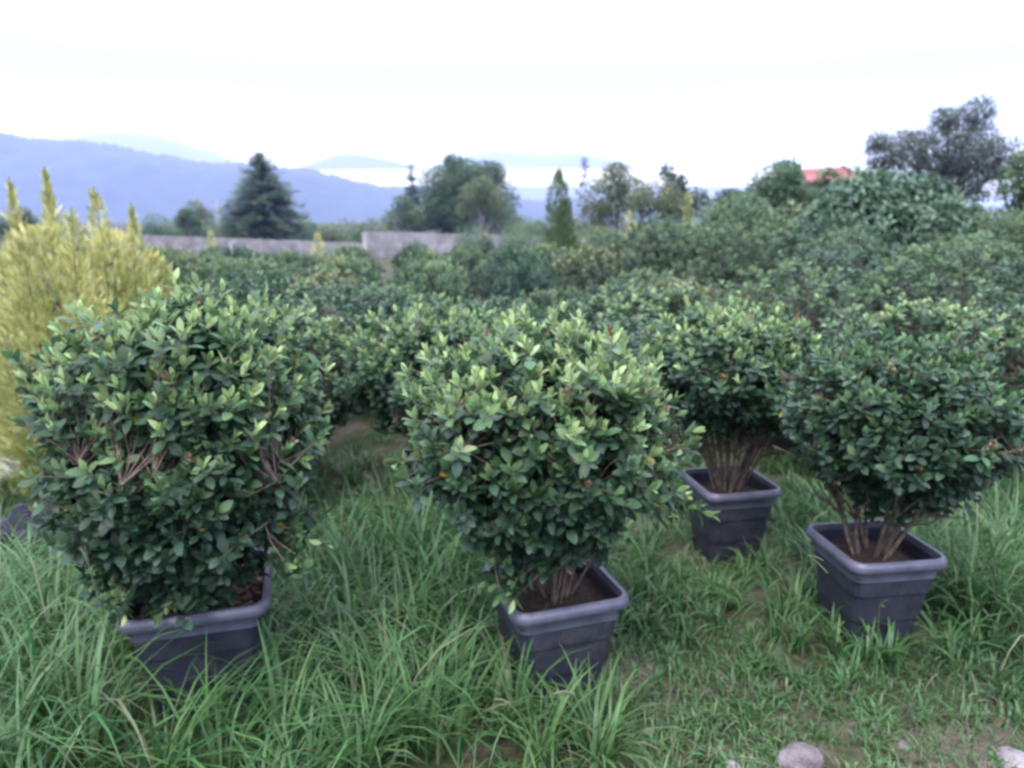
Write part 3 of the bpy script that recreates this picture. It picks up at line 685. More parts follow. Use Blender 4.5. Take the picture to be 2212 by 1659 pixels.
for i, (u, v, Y, rw, nm) in enumerate(((1550, 455, 22, .9, 'loose'), (1600, 440, 20, .8, 'loose'), (1500, 490, 18, 1.0, 'loose'), (1565, 420, 24, .45, 'oak'), (1700, 470, 15, .9, 'loose'), (1640, 510, 14, 1.0, 'loose'), (1290, 505, 28, 1.0, 'olive'), (1420, 520, 24, 1.0, 'loose'))):
    p0 = G(u, Y); q = W(u, v, Y); hh = q.z - p0.z
    clump_tree('thicket_tree', p0, (0, 0, hh * .8), [((0, 0, hh - rw * .5), (rw, rw, rw * .8), 520), ((-rw * .6, 0, hh - rw * 1.3), (rw * .9,) * 3, 420), ((rw * .7, 0, hh - rw * 1.4), (rw * .9,) * 3, 420)], .17, M[nm], ('young green tree next to the dark blue-leaved sapling', 'young green tree beside the dark bushy tree', 'low spreading young tree below the sparse pale tree', 'dark young tree poking above the thicket', 'light young tree in front of the dark bushy tree', 'low young tree in the middle of the thicket', 'olive young tree right behind the slim thuja', 'round young tree below the loose pale trees')[i], 110 + i, group='young trees of the thicket', tr=.05)
# dark tree before the red roof, broad-leaved bush, big tree on the right
p0 = G(1700, 21)
clump_tree('dark_bushy_tree', p0, (0, 0, 2.6), crown_at(p0, [(1680, 405, .7, 700, 0), (1650, 425, .6, 450, 0), (1730, 450, .7, 600, 0), (1700, 450, 1.0, 800, 0), (1790, 445, .7, 600, 0), (1640, 470, .7, 400, 0), (1705, 370, .35, 160, 0), (1790, 388, .34, 160, 0), (1712, 385, .3, 120, 0)]), .17, M['far'], 'dark bushy tree in front of the red-roofed house', 121, tr=.1)
p0 = G(1930, 13)
clump_tree('broad_leaved_bush', p0, (0, 0, 1.8), crown_at(p0, [(1850, 430, .55, 420, 0), (1920, 430, .55, 420, 0), (1990, 445, .5, 400, 0), (2060, 470, .5, 380, 0), (1880, 480, .6, 420, -.3), (1960, 490, .6, 420, -.4), (2040, 510, .5, 380, -.4), (1800, 470, .45, 300, 0), (1880, 405, .3, 160, 0), (2000, 410, .3, 140, 0)]), .125, M['big'], 'big bush with large drooping dark glossy leaves under the oak-like tree', 122, cat='bush', lifts=-.45, card=[leaf_template(.42, .3, .25, ((0, 0), (.38, 1), (.78, .75), (1, 0)))], tr=.09, more=3.2)
p0 = G(2050, 33)
clump_tree('oak_like_tree', p0, (0, 0, 4.5), crown_at(p0, [(2045, 330, 1.35, 1500, 0), (1970, 320, 1.0, 900, 0), (1915, 335, .9, 650, 0), (2100, 330, 1.3, 1300, 0), (2045, 260, .62, 520, 0), (2110, 250, .75, 650, 0), (2160, 345, 1.0, 850, 0), (1985, 385, .9, 700, 0), (2060, 395, 1.2, 1000, 0), (2120, 400, 1.0, 650, 0), (1900, 365, .6, 300, 0), (1895, 310, .45, 220, 0)]), .19, M['oak'], 'largest spreading grey-green tree beside the red-roofed house', 123, tr=.28, bare=.1, gaps=-.5)
p0 = G(2230, 16)
clump_tree('edge_tree', p0, (0, 0, 2.4), crown_at(p0, [(2215, 400, .5, 420, 0), (2235, 350, .4, 260, 0), (2225, 460, .5, 350, 0)]), .17, M['loose'], 'light green tree next to the largest spreading tree', 124)
p0 = G(2165, 12)
clump_tree('rounded_bush', p0, (0, 0, 1.2), crown_at(p0, [(2165, 510, .5, 600, 0), (2190, 550, .6, 600, 0), (2120, 560, .5, 500, 0)]), .11, M['loose'], 'pale green rounded bush beside the broad-leaved one', 125, cat='bush')
# shrubs and trees far beyond the wall
rnd = random.Random(9)
def far_label(i, u):
    where = ('beside the golden conifers' if u < 200 else 'left of the utility pole' if u < 460 else 'between utility pole and blue-green conifer' if u < 540 else 'right of the blue-green conifer' if u < 735 else 'where the wall steps up' if u < 860 else 'between massive tree and slim thuja' if u < 1200 else 'right of the slim thuja')
    what = ('green', 'olive', 'dark green', 'light green')[i % 4]
    return '%s tree of the belt beyond the wall, %s' % (what, where), 500 + i, 'bark', '%s belt trees %s' % (what, where)
far_list = [(20, 470, 1.3), (60, 455, 1.0), (340, 472, 1.6), (375, 480, 1.6), (408, 455, .9), (430, 440, 1.3), (420, 478, 1.5), (447, 482, 1.6), (475, 486, 1.6), (520, 492, 1.5), (640, 488, 1.6), (665, 480, 1.4), (690, 492, 1.4),
            (720, 490, 1.5), (755, 485, 1.7), (785, 490, 1.5), (815, 480, 1.6), (845, 490, 1.6), (1115, 470, 1.5), (1130, 490, 1.6), (1160, 480, 1.5), (1255, 485, 1.5), (1280, 480, 1.6)]
for i, (u, v, rw) in enumerate(far_list):
    Y = rnd.uniform(88, 105); p0 = G(u, Y); q = W(u, v, Y); hh = max(1.5, q.z - p0.z)
    clump_tree('distant_tree', p0, (0, 0, hh * .7), [((0, 0, hh - rw * .6), (rw, rw, rw * .9), 330), ((rw * .8, 0, hh - rw * 1.3), (rw, rw, rw * .8), 260), ((-rw * .8, .5, hh - rw * 1.4), (rw, rw, rw * .8), 260)], .42,
               M[('far', 'olive', 'far', 'loose')[i % 4]], *far_label(i, u))

# ------------------------------------------------------------------ block wall
def box(acc, x0, x1, y0, y1, z0, z1):
    acc.flat = True
    v = [(x, y_, z) for z in (z0, z1) for y_ in (y0, y1) for x in (x0, x1)]
    acc.raw(v, [(0, 2, 3), (0, 3, 1), (4, 5, 7), (4, 7, 6), (0, 1, 5), (0, 5, 4), (2, 6, 7), (2, 7, 3), (0, 4, 6), (0, 6, 2), (1, 3, 7), (1, 7, 5)])
m, t, b = pmat('concrete block')
co = N(t, 'ShaderNodeTexCoord'); oi = N(t, 'ShaderNodeObjectInfo')
n1 = N(t, 'ShaderNodeTexNoise'); n1.inputs['Scale'].default_value = .9; n1.inputs['Detail'].default_value = 9; n1.inputs['Roughness'].default_value = .75
gm = N(t, 'ShaderNodeNewGeometry'); t.links.new(gm.outputs['Position'], n1.inputs['Vector'])
r = N(t, 'ShaderNodeValToRGB'); r.color_ramp.elements[0].position = .32; r.color_ramp.elements[1].position = .66
r.color_ramp.elements[0].color = (.13, .124, .132, 1); r.color_ramp.elements[1].color = (.29, .275, .29, 1)
t.links.new(n1.outputs[0], r.inputs[0])
hv = N(t, 'ShaderNodeHueSaturation'); mr = N(t, 'ShaderNodeMapRange'); mr.inputs['To Min'].default_value = .78; mr.inputs['To Max'].default_value = 1.15
t.links.new(oi.outputs['Random'], mr.inputs[0]); t.links.new(mr.outputs[0], hv.inputs['Value']); t.links.new(r.outputs[0], hv.inputs['Color'])
t.links.new(hv.outputs[0], b.inputs['Base Color']); b.inputs['Roughness'].default_value = .95
M['block'] = m
M['post'] = noise_mat('whitewashed post', (.34, .33, .35), (.46, .45, .47), 6, .9)
M['mortar'] = noise_mat('mortar', (.22, .20, .21), (.30, .28, .29), 3, .95)
blk = Acc(); box(blk, -.3975, .3975, -.1, .1, -.1975, .1975); BLOCK = blk.build('block', M['block'])
def block_wall(u0, Y0, u1, Y1, vt0, vt1, label, drop):
    A = W(u0, vt0, Y0); B = W(u1, vt1, Y1); L = math.hypot(B.x - A.x, B.y - A.y); ang = math.atan2(B.y - A.y, B.x - A.x)
    zt = (A.z + B.z) / 2; root = empty('block_wall', (A.x, A.y, A.z - drop), ang); root.rotation_euler = (0, -math.atan2(B.z - A.z, L), ang); tag(root, label, 'wall', 'block walls behind the shrub rows')
    co_ = Acc(); box(co_, 0, L, -.094, .094, -.6, drop - .03); link('mortar_core', co_.build('mortar_core', M['mortar']), root)
    rows_ = int(drop / .4); k = 0; ml = Acc()
    slope = (B.z - A.z)
    for j in range(rows_):
        x = .4 + (.4 if j % 2 else 0)
        while x < L - .3:
            zc_ = drop - .2 - j * .4
            if k < 300:
                o = link('block', BLOCK, root); o.location = (x, random.Random(k).uniform(-.006, .006), zc_); k += 1
            else: box(ml, x - .3975, x + .3975, -.1, .1, zc_ - .1975, zc_ + .1975)
            x += .8
    if ml.n: tag(link('block_courses', ml.build('block_courses', M['block']), root), kind='stuff')
    return root, L, drop
wl, L, dr = block_wall(250, 70, 782, 60, 506, 525, 'lower long stretch of weathered grey block wall beyond the shrub rows', 2.0)
wr, L2, dr2 = block_wall(786, 60, 1420, 55, 499, 519, 'higher stretch of grey block wall running behind the slim thuja', 2.8)
def post(u, v0, v1, Y, label):
    A = W(u, v0, Y); Bz = W(u, v1, Y).z; root = empty('wall_post', (A.x, A.y, gzf(A.x, A.y))); tag(root, label, 'post', 'white posts at the wall')
    acc = Acc(); h = A.z - gzf(A.x, A.y); box(acc, -.14, .14, -.14, .14, -.1, h - .12); link('shaft', acc.build('shaft', M['post']), root)
    acc = Acc(); box(acc, -.19, .19, -.19, .19, h - .12, h); link('cap', acc.build('cap', M['post']), root)
post(502, 523, 552, 60.5, 'short white post in front of the lower wall')
post(787, 503, 530, 58.5, 'white post where the wall steps up')
# utility pole beyond the wall
p0 = G(476, 110); root = empty('utility_pole', p0); tag(root, 'pale utility pole with crossarm left of the blue-green conifer', 'pole')
h = W(476, 435, 110).z - p0.z
acc = Acc(); polyline(acc, [(0, 0, -.3), (0, 0, h)], .26, .2, 8); link('shaft', acc.build('shaft', M['post']), root)
acc = Acc(); box(acc, -.9, .9, -.06, .06, h - .7, h - .55); link('crossarm', acc.build('crossarm', M['post']), root)

# ------------------------------------------------------------------ house with the red roof
p0 = G(1800, 48); root = empty('red_roofed_house', p0, .25); tag(root, 'house almost hidden by trees, its red sheet roof showing beside the largest tree', 'house')
ridge = W(1830, 356, 48).z - p0.z; eave = ridge - 1.0
M['redroof'] = noise_mat('red roof', (.25, .085, .075), (.33, .12, .105), 3, .6)
M['housewall'] = noise_mat('house wall', (.48, .44, .40), (.58, .54, .5), 2, .9)
M['dark'] = noise_mat('dark gable board', (.035, .03, .04), (.06, .05, .06), 4, .8)
M['glass'] = noise_mat('window glass', (.03, .04, .05), (.05, .06, .07), 1, .1)
acc = Acc(); box(acc, -2.6, 1.7, 0, 5, -.5, eave + .15); link('wall', acc.build('wall', M['housewall']), root)
acc = Acc()
v = [(-3.0, -.5, eave), (1.9, -.5, eave), (1.9, 2.5, ridge), (-2.2, 2.5, ridge - .25), (-3.0, 5.5, eave), (1.9, 5.5, eave)]
acc.raw(v + [(x, y_, z - .12) for x, y_, z in v], [(0, 1, 2), (0, 2, 3), (3, 2, 5), (3, 5, 4), (0, 3, 4), (6, 8, 7), (6, 9, 8), (9, 11, 8), (9, 10, 11), (6, 10, 9), (0, 6, 7), (0, 7, 1), (4, 5, 11), (4, 11, 10), (1, 7, 8), (1, 8, 2), (2, 8, 11), (2, 11, 5), (0, 4, 10), (0, 10, 6)])
acc.flat = True; rf = link('roof', acc.build('roof', M['redroof']), root)
for i in range(14):                                               # standing seams
    x = -2.6 + i * .33
    acc = Acc(); y0 = -.5
    tubes(acc, [(x, -.48, eave + .03)], [(max(x, -2.15), 2.45, ridge + .02 - (.25 * max(0, (-x)) / 2.6))], .03, .03, 4); link('roof_seam', acc.build('roof_seam', M['redroof']), rf)
acc = Acc(); tubes(acc, [(1.95, -.6, eave - .05), (1.95, 5.6, eave - .05)], [(1.95, 2.5, ridge + .02), (1.95, 2.5, ridge + .02)], .12, .12, 4); link('gable_board', acc.build('gable_board', M['dark']), root)
for x in (-1.8, .2):
    acc = Acc(); box(acc, x, x + 1, -.03, .04, 1.0, 2.1); link('window', acc.build('window', M['glass']), root)

# ------------------------------------------------------------------ ground, hills
ys = np.concatenate([[-280, -120, -50, -20, -10], np.linspace(-6, 12, 91), np.linspace(12.6, 80, 60), np.geomspace(84, 12000, 46)])
xs = np.concatenate([-np.geomspace(12.5, 9000, 34)[::-1], np.linspace(-12, 12, 97), np.geomspace(12.5, 9000, 34)])
X, Y = np.meshgrid(xs, ys); nf = noise_fn(np.random.default_rng(3), 1.8); nf2 = noise_fn(np.random.default_rng(4), 7)
Z = gz(X, Y); P3 = np.stack([X, Y, 0 * X], -1)
Z = Z + np.where((np.abs(X) < 14) & (Y < 30), .018 * nf(P3) + .007 * nf2(P3), 0)
V = np.stack([X, Y, Z], -1).reshape(-1, 3); nx = len(xs)
I, J = np.meshgrid(np.arange(len(ys) - 1), np.arange(nx - 1), indexing='ij'); a = (I * nx + J).ravel()
T = np.concatenate([np.stack([a, a + 1, a + nx + 1], -1), np.stack([a, a + nx + 1, a + nx], -1)])
m, t, b = pmat('ground')
co = N(t, 'ShaderNodeTexCoord')
n1 = N(t, 'ShaderNodeTexNoise'); n1.inputs['Scale'].default_value = 2.2; n1.inputs['Detail'].default_value = 8; n1.inputs['Roughness'].default_value = .68
n2 = N(t, 'ShaderNodeTexNoise'); n2.inputs['Scale'].default_value = 40; n2.inputs['Detail'].default_value = 6
for q in (n1, n2): t.links.new(co.outputs['Object'], q.inputs['Vector'])
r = N(t, 'ShaderNodeValToRGB'); cr = r.color_ramp
cr.elements[0].position = .34; cr.elements[0].color = (.022, .034, .014, 1)
e = cr.elements.new(.46); e.color = (.040, .058, .022, 1)
e = cr.elements.new(.56); e.color = (.075, .066, .042, 1)
cr.elements[-1].position = .70; cr.elements[-1].color = (.15, .125, .10, 1)
t.links.new(n1.outputs[0], r.inputs[0])
mm = N(t, 'ShaderNodeMix', data_type='RGBA', blend_type='MULTIPLY'); mm.inputs['Factor'].default_value = .7
r2 = N(t, 'ShaderNodeValToRGB'); r2.color_ramp.elements[0].color = (.45, .45, .45, 1); r2.color_ramp.elements[1].color = (1.3, 1.3, 1.3, 1); r2.color_ramp.elements[0].position = .3; r2.color_ramp.elements[1].position = .7
t.links.new(n2.outputs[0], r2.inputs[0]); t.links.new(r.outputs[0], mm.inputs['A']); t.links.new(r2.outputs[0], mm.inputs['B'])
t.links.new(mm.outputs['Result'], b.inputs['Base Color']); b.inputs['Roughness'].default_value = .95; b.inputs['Specular IOR Level'].default_value = .15
bp = N(t, 'ShaderNodeBump'); bp.inputs['Strength'].default_value = .8; bp.inputs['Distance'].default_value = .02
t.links.new(n2.outputs[0], bp.inputs['Height']); t.links.new(bp.outputs[0], b.inputs['Normal'])
M['ground'] = m
tag(link('ground', mesh('ground', V, T, M['ground'], smooth=True)), kind='structure')
M['forest'] = noise_mat('forested hillside', (.012, .026, .016), (.030, .050, .026), .02, .95, 0, (.045, .062, .034), coord='Object', detail=10)
def ridge_hill(name, sil, Y, depth, foot, seed, serr=0.0):
    rng = np.random.default_rng(seed)
    us = np.arange(sil[0][0], sil[-1][0] + 1, 6.0); vs = np.interp(us, [s[0] for s in sil], [s[1] for s in sil])
    if len(us) > 9: vs = np.convolve(np.pad(vs, 4, mode='edge'), np.ones(9) / 9, 'valid')
    f = noise_fn(rng, 9.0 / depth); f2 = noise_fn(rng, 26.0 / depth)
    rows_, m_ = [], 26
    for k in range(m_ + 1):
        q = k / m_
        row = []
        for u, v in zip(us, vs):
            top = W(u, v, Y); s = math.sin(min(q / .7, 1) * PI / 2) if q <= .7 else math.cos((q - .7) / .3 * PI / 2)
            yy = Y - depth * (.7 - q); x = top.x * (yy / Y)
            pt = np.array([x, yy, 0.0])
            amp = min(1, (1 - s) * 4) * (s > .02)
            z = foot + (top.z - foot) * s * (1 + amp * (.16 * float(f(pt)) + .06 * float(f2(pt))))
            if abs(q - .7) < .06: z += serr * rng.random() ** 2
            row.append((x, yy, z))
        rows_.append(row)
    V = np.array(rows_).reshape(-1, 3); n_ = len(us)
    I, J = np.meshgrid(np.arange(m_), np.arange(n_ - 1), indexing='ij'); a = (I * n_ + J).ravel()
    T = np.concatenate([np.stack([a, a + 1, a + n_ + 1], -1), np.stack([a, a + n_ + 1, a + n_], -1)])
    return tag(link(name, mesh(name, V, T, M['forest'], smooth=True)), kind='structure')
ridge_hill('hill', [(-700, 250), (-300, 265), (0, 290), (60, 303), (170, 308), (240, 316), (330, 335), (450, 356), (530, 354), (600, 365), (670, 368), (730, 385), (800, 400), (850, 410), (900, 403), (960, 410), (1050, 428), (1150, 436), (1260, 432), (1400, 442), (1600, 450), (2600, 452)], 2200, 900, -45, 1, 9)
ridge_hill('hill', [(-200, 352), (60, 322), (160, 298), (270, 287), (340, 295), (420, 318), (520, 352), (620, 385), (760, 420)], 5200, 1500, -60, 2)
ridge_hill('hill', [(480, 405), (650, 362), (700, 342), (745, 331), (800, 338), (850, 348), (930, 370), (1060, 410)], 4700, 1300, -60, 3)
ridge_hill('hill', [(820, 400), (960, 352), (1030, 332), (1075, 324), (1130, 333), (1180, 334), (1240, 330), (1310, 342), (1400, 365), (1520, 390), (1800, 420), (2400, 425)], 5600, 1600, -60, 4)

# ------------------------------------------------------------------ grass
def grass():
    rng = np.random.default_rng(77); acc = Acc()
    lf = noise_fn(rng, 1.6); tf = noise_fn(rng, 2.6)
    # where it stands tall: world x, y, radius, extra length
    tall = [(-1.75, 2.2, .65, .34), (-1.35, 1.95, .35, .16), (-.35, 2.2, .36, .12), (-.55, 2.9, .4, .12), (.05, 2.08, .2, .2), (.3, 2.12, .2, .18), (-1.1, 2.02, .3, .13), (1.45, 2.45, .2, .1), (-.25, 2.05, .25, .16), (-.6, 2.3, .3, .14), (-.2, 3.2, .5, .18), (-.35, 3.6, .6, .22), (2.2, 2.9, .5, .22), (2.4, 3.6, .8, .28), (-2.4, 3.0, .7, .3), (.75, 3.5, .3, .1), (-.65, 1.9, .22, .05), (1.15, 2.85, .2, .06), (-1.0, 1.85, .18, .06)]
    short = [(-2.55, 3.45, .4, .42), (-2.9, 4.3, .5, .7), (1.2, 1.75, .75, .8), (.65, 2.5, .32, .6), (.45, 1.5, .42, .6), (1.9, 2.0, .55, .65), (-.25, 1.6, .3, .4), (.9, 2.2, .35, .6)]
    pots = [(-1.11, 2.43, .21), (.150, 2.49, .20), (1.50, 2.86, .19), (1.13, 3.66, .2), (-.42, 4.1, .2)]
    def field(x, y):
        L = .21 + .05 * lf(np.stack([x, y, 0 * x], -1))
        for cx, cy_, r_, k in tall: L = L + k * np.exp(-((x - cx) ** 2 + (y - cy_) ** 2) / (r_ * r_))
        for cx, cy_, r_, k in short: L = L * (1 - k * np.exp(-((x - cx) ** 2 + (y - cy_) ** 2) / (r_ * r_)))
        return np.clip(L, .05, .6)
    def outpots(x, y):
        ok = np.ones(len(x), bool)
        for cx, cy_, r_ in pots: ok &= (np.maximum(np.abs(x - cx), np.abs(y - cy_)) > r_ * .8)
        return ok
    def put(x, y, L, ph, lean, wd, tone, bend):
        n_ = len(x); o = np.stack([x, y, gz(x, y) - .012], -1)
        yv = np.stack([np.cos(ph), np.sin(ph), np.zeros(n_)], -1); up = np.array([0, 0, 1.0])
        zv = nrm(up + yv * np.tan(lean)[:, None]); y2 = nrm(yv - zv * (yv * zv).sum(1)[:, None]); xv = np.cross(y2, zv)
        R = np.stack([xv, y2, zv], -1); sc = np.stack([wd, L, L], -1)
        for v in range(5):
            s_ = bend == v; acc.inst(*BLADE[v], R[s_], o[s_], sc[s_], tone[s_])
    # tufts
    for (y0, y1, dens, per) in ((1.05, 2.2, 70, 20), (2.2, 3.4, 58, 19), (3.4, 5.2, 36, 17), (5.2, 9, 9, 14)):
        hw = .72 * y1 + .25; n_ = int((y1 - y0) * 2 * hw * dens)
        cx, cy_ = rng.uniform(-hw, hw, n_), rng.uniform(y0, y1, n_)
        L = field(cx, cy_); ok = outpots(cx, cy_); cx, cy_, L = cx[ok], cy_[ok], L[ok]
        k = np.repeat(np.arange(len(cx)), per); m_ = len(k)
        ph = rng.uniform(0, 2 * PI, m_); rr = rng.random(m_) * .045
        x, y_ = cx[k] + np.cos(ph) * rr, cy_[k] + np.sin(ph) * rr
        Lb = L[k] * rng.uniform(.45, 1.25, m_) * np.where(rng.random(m_) < .1, 1.3, 1)
        tuft = np.clip(.33 + .22 * tf(np.stack([cx, cy_, 0 * cx], -1)), 0, .75)
        tone = np.clip(tuft[k] + rng.normal(0, .14, m_), 0, .82); dry = rng.random(m_) < .022; tone[dry] = 1
        put(x, y_, Lb, ph + rng.normal(0, .5, m_), np.abs(rng.normal(.18, .16, m_)), (.005 + .013 * rng.random(m_) ** 1.5) * (1 + .15 * (y0 > 3)), np.stack([tone, rng.random(m_) * .95, rng.random(m_), np.ones(m_)], -1), np.clip(rng.normal(2.5, 1.0, m_).round(), 0, 4).astype(int))
    # short turf between the tufts
    for (y0, y1, dens) in ((1.05, 2.6, 3000), (2.6, 4.4, 2400)):
        hw = .72 * y1 + .2; n_ = int((y1 - y0) * 2 * hw * dens)
        x, y_ = rng.uniform(-hw, hw, n_), rng.uniform(y0, y1, n_); ok = outpots(x, y_) & (nf2(np.stack([x, y_, 0 * x], -1)) > -.45)
        x, y_ = x[ok], y_[ok]; m_ = len(x)
        tone = np.clip(.40 + .25 * tf(np.stack([x, y_, 0 * x], -1)) + rng.normal(0, .15, m_), 0, .88)
        put(x, y_, rng.uniform(.03, .10, m_), rng.uniform(0, 2 * PI, m_), np.abs(rng.normal(.3, .25, m_)), rng.uniform(.004, .008, m_), np.stack([tone, rng.random(m_) * .95, rng.random(m_), np.ones(m_)], -1), rng.integers(0, 5, m_))
    tag(link('grass', acc.build('grass', M['grass'])), 'uncut green grass round the tubs and over the ground', 'grass', kind='stuff')
    # cut straw lying about
    acc = Acc(); n_ = 2600
    x, y_ = rng.uniform(-1.6, 2.4, n_), rng.uniform(1.05, 3.0, n_)
    wgt = .12 + sum(k * np.exp(-((x - cx) ** 2 + (y_ - cy2) ** 2) / (r_ * r_)) for cx, cy2, r_, k in short)
    ok = (rng.random(n_) < wgt) & outpots(x, y_); x, y_ = x[ok], y_[ok]; m_ = len(x)
    o = np.stack([x, y_, gz(x, y_) + rng.uniform(.006, .045, m_)], -1); ph = rng.uniform(0, 2 * PI, m_)
    d = nrm(np.stack([np.cos(ph), np.sin(ph), rng.normal(0, .18, m_)], -1)); L = rng.uniform(.05, .2, m_)
    acc.inst(*BLADE[2], np.stack([np.cross(d, [0, 0, 1.]), np.tile([0, 0, -1.0], (m_, 1)), d], -1), o, np.stack([rng.uniform(.0022, .005, m_), L, L], -1), np.stack([rng.random(m_) ** 1.6, rng.random(m_), rng.random(m_), np.ones(m_)], -1))
    tag(link('straw_litter', acc.build('straw_litter', M['straw'])), 'dry cut straw scattered over the short grass', 'straw', kind='stuff')
grass()

# ------------------------------------------------------------------ seed stalks, stones, litter
def stalk(base, tip, bow, label, forks=2):
    base = Vector(base); tip = Vector(tip); root = empty('grass_stalk', base); tag(root, label, 'grass stalk', 'seeding grass stalks')
    d = np.array(tip - base); acc = Acc(); t = np.linspace(0, 1, 8)[:, None]
    mid = d * .45 + np.array([0, 0, bow]); pts = 2 * t * (1 - t) * mid + t * t * d
    polyline(acc, pts, .0022, .0014, 5, (.75, .5, .5, 1)); link('stem', acc.build('stem', M['grass']), root)
    rng = np.random.default_rng(int(abs(base.x * 1000) + abs(base.y * 777)))
    e_ = nrm(pts[-1] - pts[-2])
    for k in range(forks):
        a2 = Acc(); dd = nrm(e_ + rng.normal(0, .55, 3) + np.array([0, 0, -.35])); L = rng.uniform(.05, .09)
        polyline(a2, [pts[-1], pts[-1] + dd * L * .5, pts[-1] + dd * L - np.array([0, 0, .01])], .0034, .002, 5, (.95, .6, .5, 1))
        link('seed_spike', a2.build('seed_spike', M['grass']), root)
g0 = lambda x, y: Vector((x, y, gzf(x, y)))
stalk(g0(-1.15, 1.95), W(190, 1215, 1.98), .22, 'bent pale grass stalk in front of the mulched tub')
stalk(g0(-1.72, 3.0), W(105, 605, 3.0), .35, 'very long grass stalk arching over the big shrub beside the golden conifers', 1)
for (u, v, yy, bx, lab) in ((1745, 1200, 2.5, 1.05, 'forked stalk with pale spikes left of the cornerwise tub'), (1900, 1310, 2.35, 1.3, 'short pale stalk in front of the cornerwise tub'), (1100, 1520, 1.75, .15, 'leaning pale stalk in the short grass before the flat-topped shrub'),
                            (1240, 1500, 1.7, .28, 'straggly green stalk in the short grass'), (1660, 1270, 2.4, .95, 'white-spiked stalk between the two tubs'), (745, 1160, 2.6, -.62, 'pale stalk between the two nearest shrubs'), (800, 880, 4.0, -.8, 'upright fluffy stalk before the wide dark shrub'), (2110, 1500, 2.0, 1.45, 'thin stalk leaning right of the bare patch')):
    q = W(u, v, yy); stalk(g0(bx, yy + .02), q, .12, lab)
def lump_mesh(name, rx, ry, rz, seed, mat, amp=.18, flat=.3, n=18):
    rng = np.random.default_rng(seed); f = noise_fn(rng, 1.3); f2 = noise_fn(rng, 4.0)
    V, T = [], []
    for i in range(n + 1):
        th = PI * i / n
        for j in range(2 * n):
            ph = PI * j / n; u = np.array([math.sin(th) * math.cos(ph), math.sin(th) * math.sin(ph), math.cos(th)])
            k = 1 + amp * float(f(u)) + amp * .3 * float(f2(u)); V.append((u[0] * rx * k, u[1] * ry * k, max(u[2] * rz * k, -flat * rz)))
    for i in range(n):
        for j in range(2 * n):
            a, b_ = i * 2 * n + j, i * 2 * n + (j + 1) % (2 * n); T += [(a, a + 2 * n, b_ + 2 * n), (a, b_ + 2 * n, b_)]
    return mesh(name, V, T, mat, smooth=True)
def stone(u, v, rx, ry, rz, seed, label, mat='stone'):
    q = P(u, v, 0.02); o = link('stone', lump_mesh('stone', rx, ry, rz, seed, M[mat], .38)); o.location = (q.x, q.y, gzf(q.x, q.y) - rz * .02); o.rotation_euler = (0, 0, seed)
    return tag(o, label, 'stone', 'stones in the short grass')
stone(1725, 1630, .062, .085, .045, 2, 'pinkish grey stone half sunk in the short grass')
stone(2205, 1648, .07, .06, .03, 5, 'flat pale pink stone at the edge of the short grass', 'palestone')
stone(1590, 1656, .035, .03, .022, 8, 'small whitish stone beside the pinkish grey one', 'palestone')
for (u, v, s, sd) in ((1400, 1570, .018, 12), (1830, 1490, .02, 13), (1950, 1600, .022, 14), (1540, 1610, .016, 15)):
    stone(u, v, s, s * .8, s * .6, sd, 'little grey stone among the straw')
# white sack lying behind the big shrub, blue and red print
M['sack'] = noise_mat('woven white sack', (.55, .56, .62), (.75, .76, .80), 16, .7, .5)
M['blueprint'] = noise_mat('blue print', (.04, .10, .32), (.07, .15, .42), 20, .6)
M['redprint'] = noise_mat('red print', (.38, .07, .05), (.5, .12, .08), 20, .6)
q = P(-12, 985, .10); root = empty('white_sack', (q.x, q.y, gzf(q.x, q.y)), .1); tag(root, 'crumpled white plastic sack with blue and red print lying in the grass', 'sack')
sk = link('sack_body', lump_mesh('sack_body', .22, .12, .11, 31, M['sack'], .22), root); sk.location = (0, 0, .08)
for nm, x, mt in (('blue_print', .16, 'blueprint'), ('red_print', .225, 'redprint')):
    o = link(nm, lump_mesh(nm, .045, .075, .065, 32, M[mt], .15), root); o.location = (x, -.015, .075)
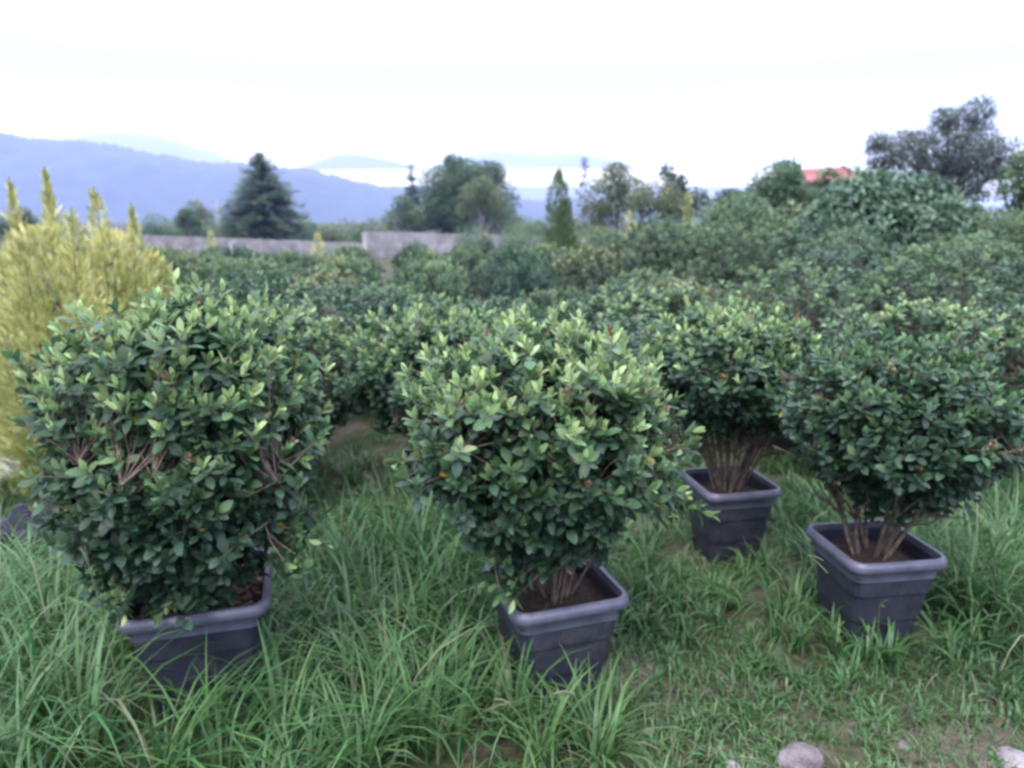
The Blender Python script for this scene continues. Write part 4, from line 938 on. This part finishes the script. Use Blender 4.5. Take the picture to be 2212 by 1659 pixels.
# black mesh tray of woven strips
M['netdark'] = noise_mat('dark net weave', (.010, .010, .014), (.022, .022, .03), 30, .8)
M['netting'] = noise_mat('black netting', (.035, .035, .055), (.075, .075, .10), 20, .6)
q = P(45, 1105, .16); root = empty('shade_netting', (q.x, q.y, gzf(q.x, q.y) + .02), .5); tag(root, 'crumpled dark ribbed netting lying in the tall grass beside the big shrub', 'netting')
f = noise_fn(np.random.default_rng(8), 15); k = 30
for i in range(k):
    s = np.linspace(-.2, .2, 18); yv = -.16 + .32 * i / k
    pts = np.stack([s, np.full(18, yv), 0 * s], -1); pts[:, 2] = .115 + .085 * f(pts * 1.4) - .5 * s * s - 1.5 * yv * yv; pts[:, 1] += .02 * f(pts + 3)
    acc = Acc(); polyline(acc, pts, .0036, .0036, 4); link('strip', acc.build('strip', M['netting']), root)
g = np.linspace(-.19, .19, 16); X, Y = np.meshgrid(g, g * .8)
pts = np.stack([X.ravel(), Y.ravel(), 0 * X.ravel()], -1); pts[:, 2] = .108 + .085 * f(pts * 1.4) - .5 * pts[:, 0] ** 2 - 1.5 * pts[:, 1] ** 2
T = [t_ for i in range(15) for j in range(15) for t_ in ((i * 16 + j, i * 16 + j + 1, i * 16 + j + 17), (i * 16 + j, i * 16 + j + 17, i * 16 + j + 16))]
link('sheet', mesh('sheet', pts, T, M['netdark'], smooth=True), root)

# ------------------------------------------------------------------ air: haze round everything, mist lying in the valley
def volume(name, color, dens, V, T):
    m = bpy.data.materials.new(name); m.use_nodes = True; t = m.node_tree; t.nodes.clear()
    pv = N(t, 'ShaderNodeVolumePrincipled'); pv.inputs['Color'].default_value = (*color, 1); pv.inputs['Density'].default_value = dens
    pv.inputs['Density Attribute'].default_value = ''
    pv.inputs['Absorption Color'].default_value = (1, 1, 1, 1)
    ou = N(t, 'ShaderNodeOutputMaterial'); t.links.new(pv.outputs[0], ou.inputs['Volume'])
    return tag(link(name, mesh(name, V, T, m)), kind='stuff')
acc = Acc(); box(acc, -9500, 9500, -300, 12500, -64, 640)
volume('haze', (.38, .46, 1.0), .00030, np.concatenate(acc.V), np.concatenate(acc.T))

m_bank = W(1000, 388, 3300)
lm = lump_mesh('valley_mist', 1500, 260, 36, 44, None, .34, .7, 24)
vv = np.zeros(len(lm.vertices) * 3, np.float32); lm.vertices.foreach_get('co', vv); vv = vv.reshape(-1, 3)
tt = np.zeros(len(lm.polygons) * 3, np.int32); lm.loops.foreach_get('vertex_index', tt)
mist = volume('valley_mist', (.97, .98, 1.0), .0045, vv, tt.reshape(-1, 3)); mist.location = (W(1000, 388, 3300).x, 3300, W(1000, 388, 3300).z)
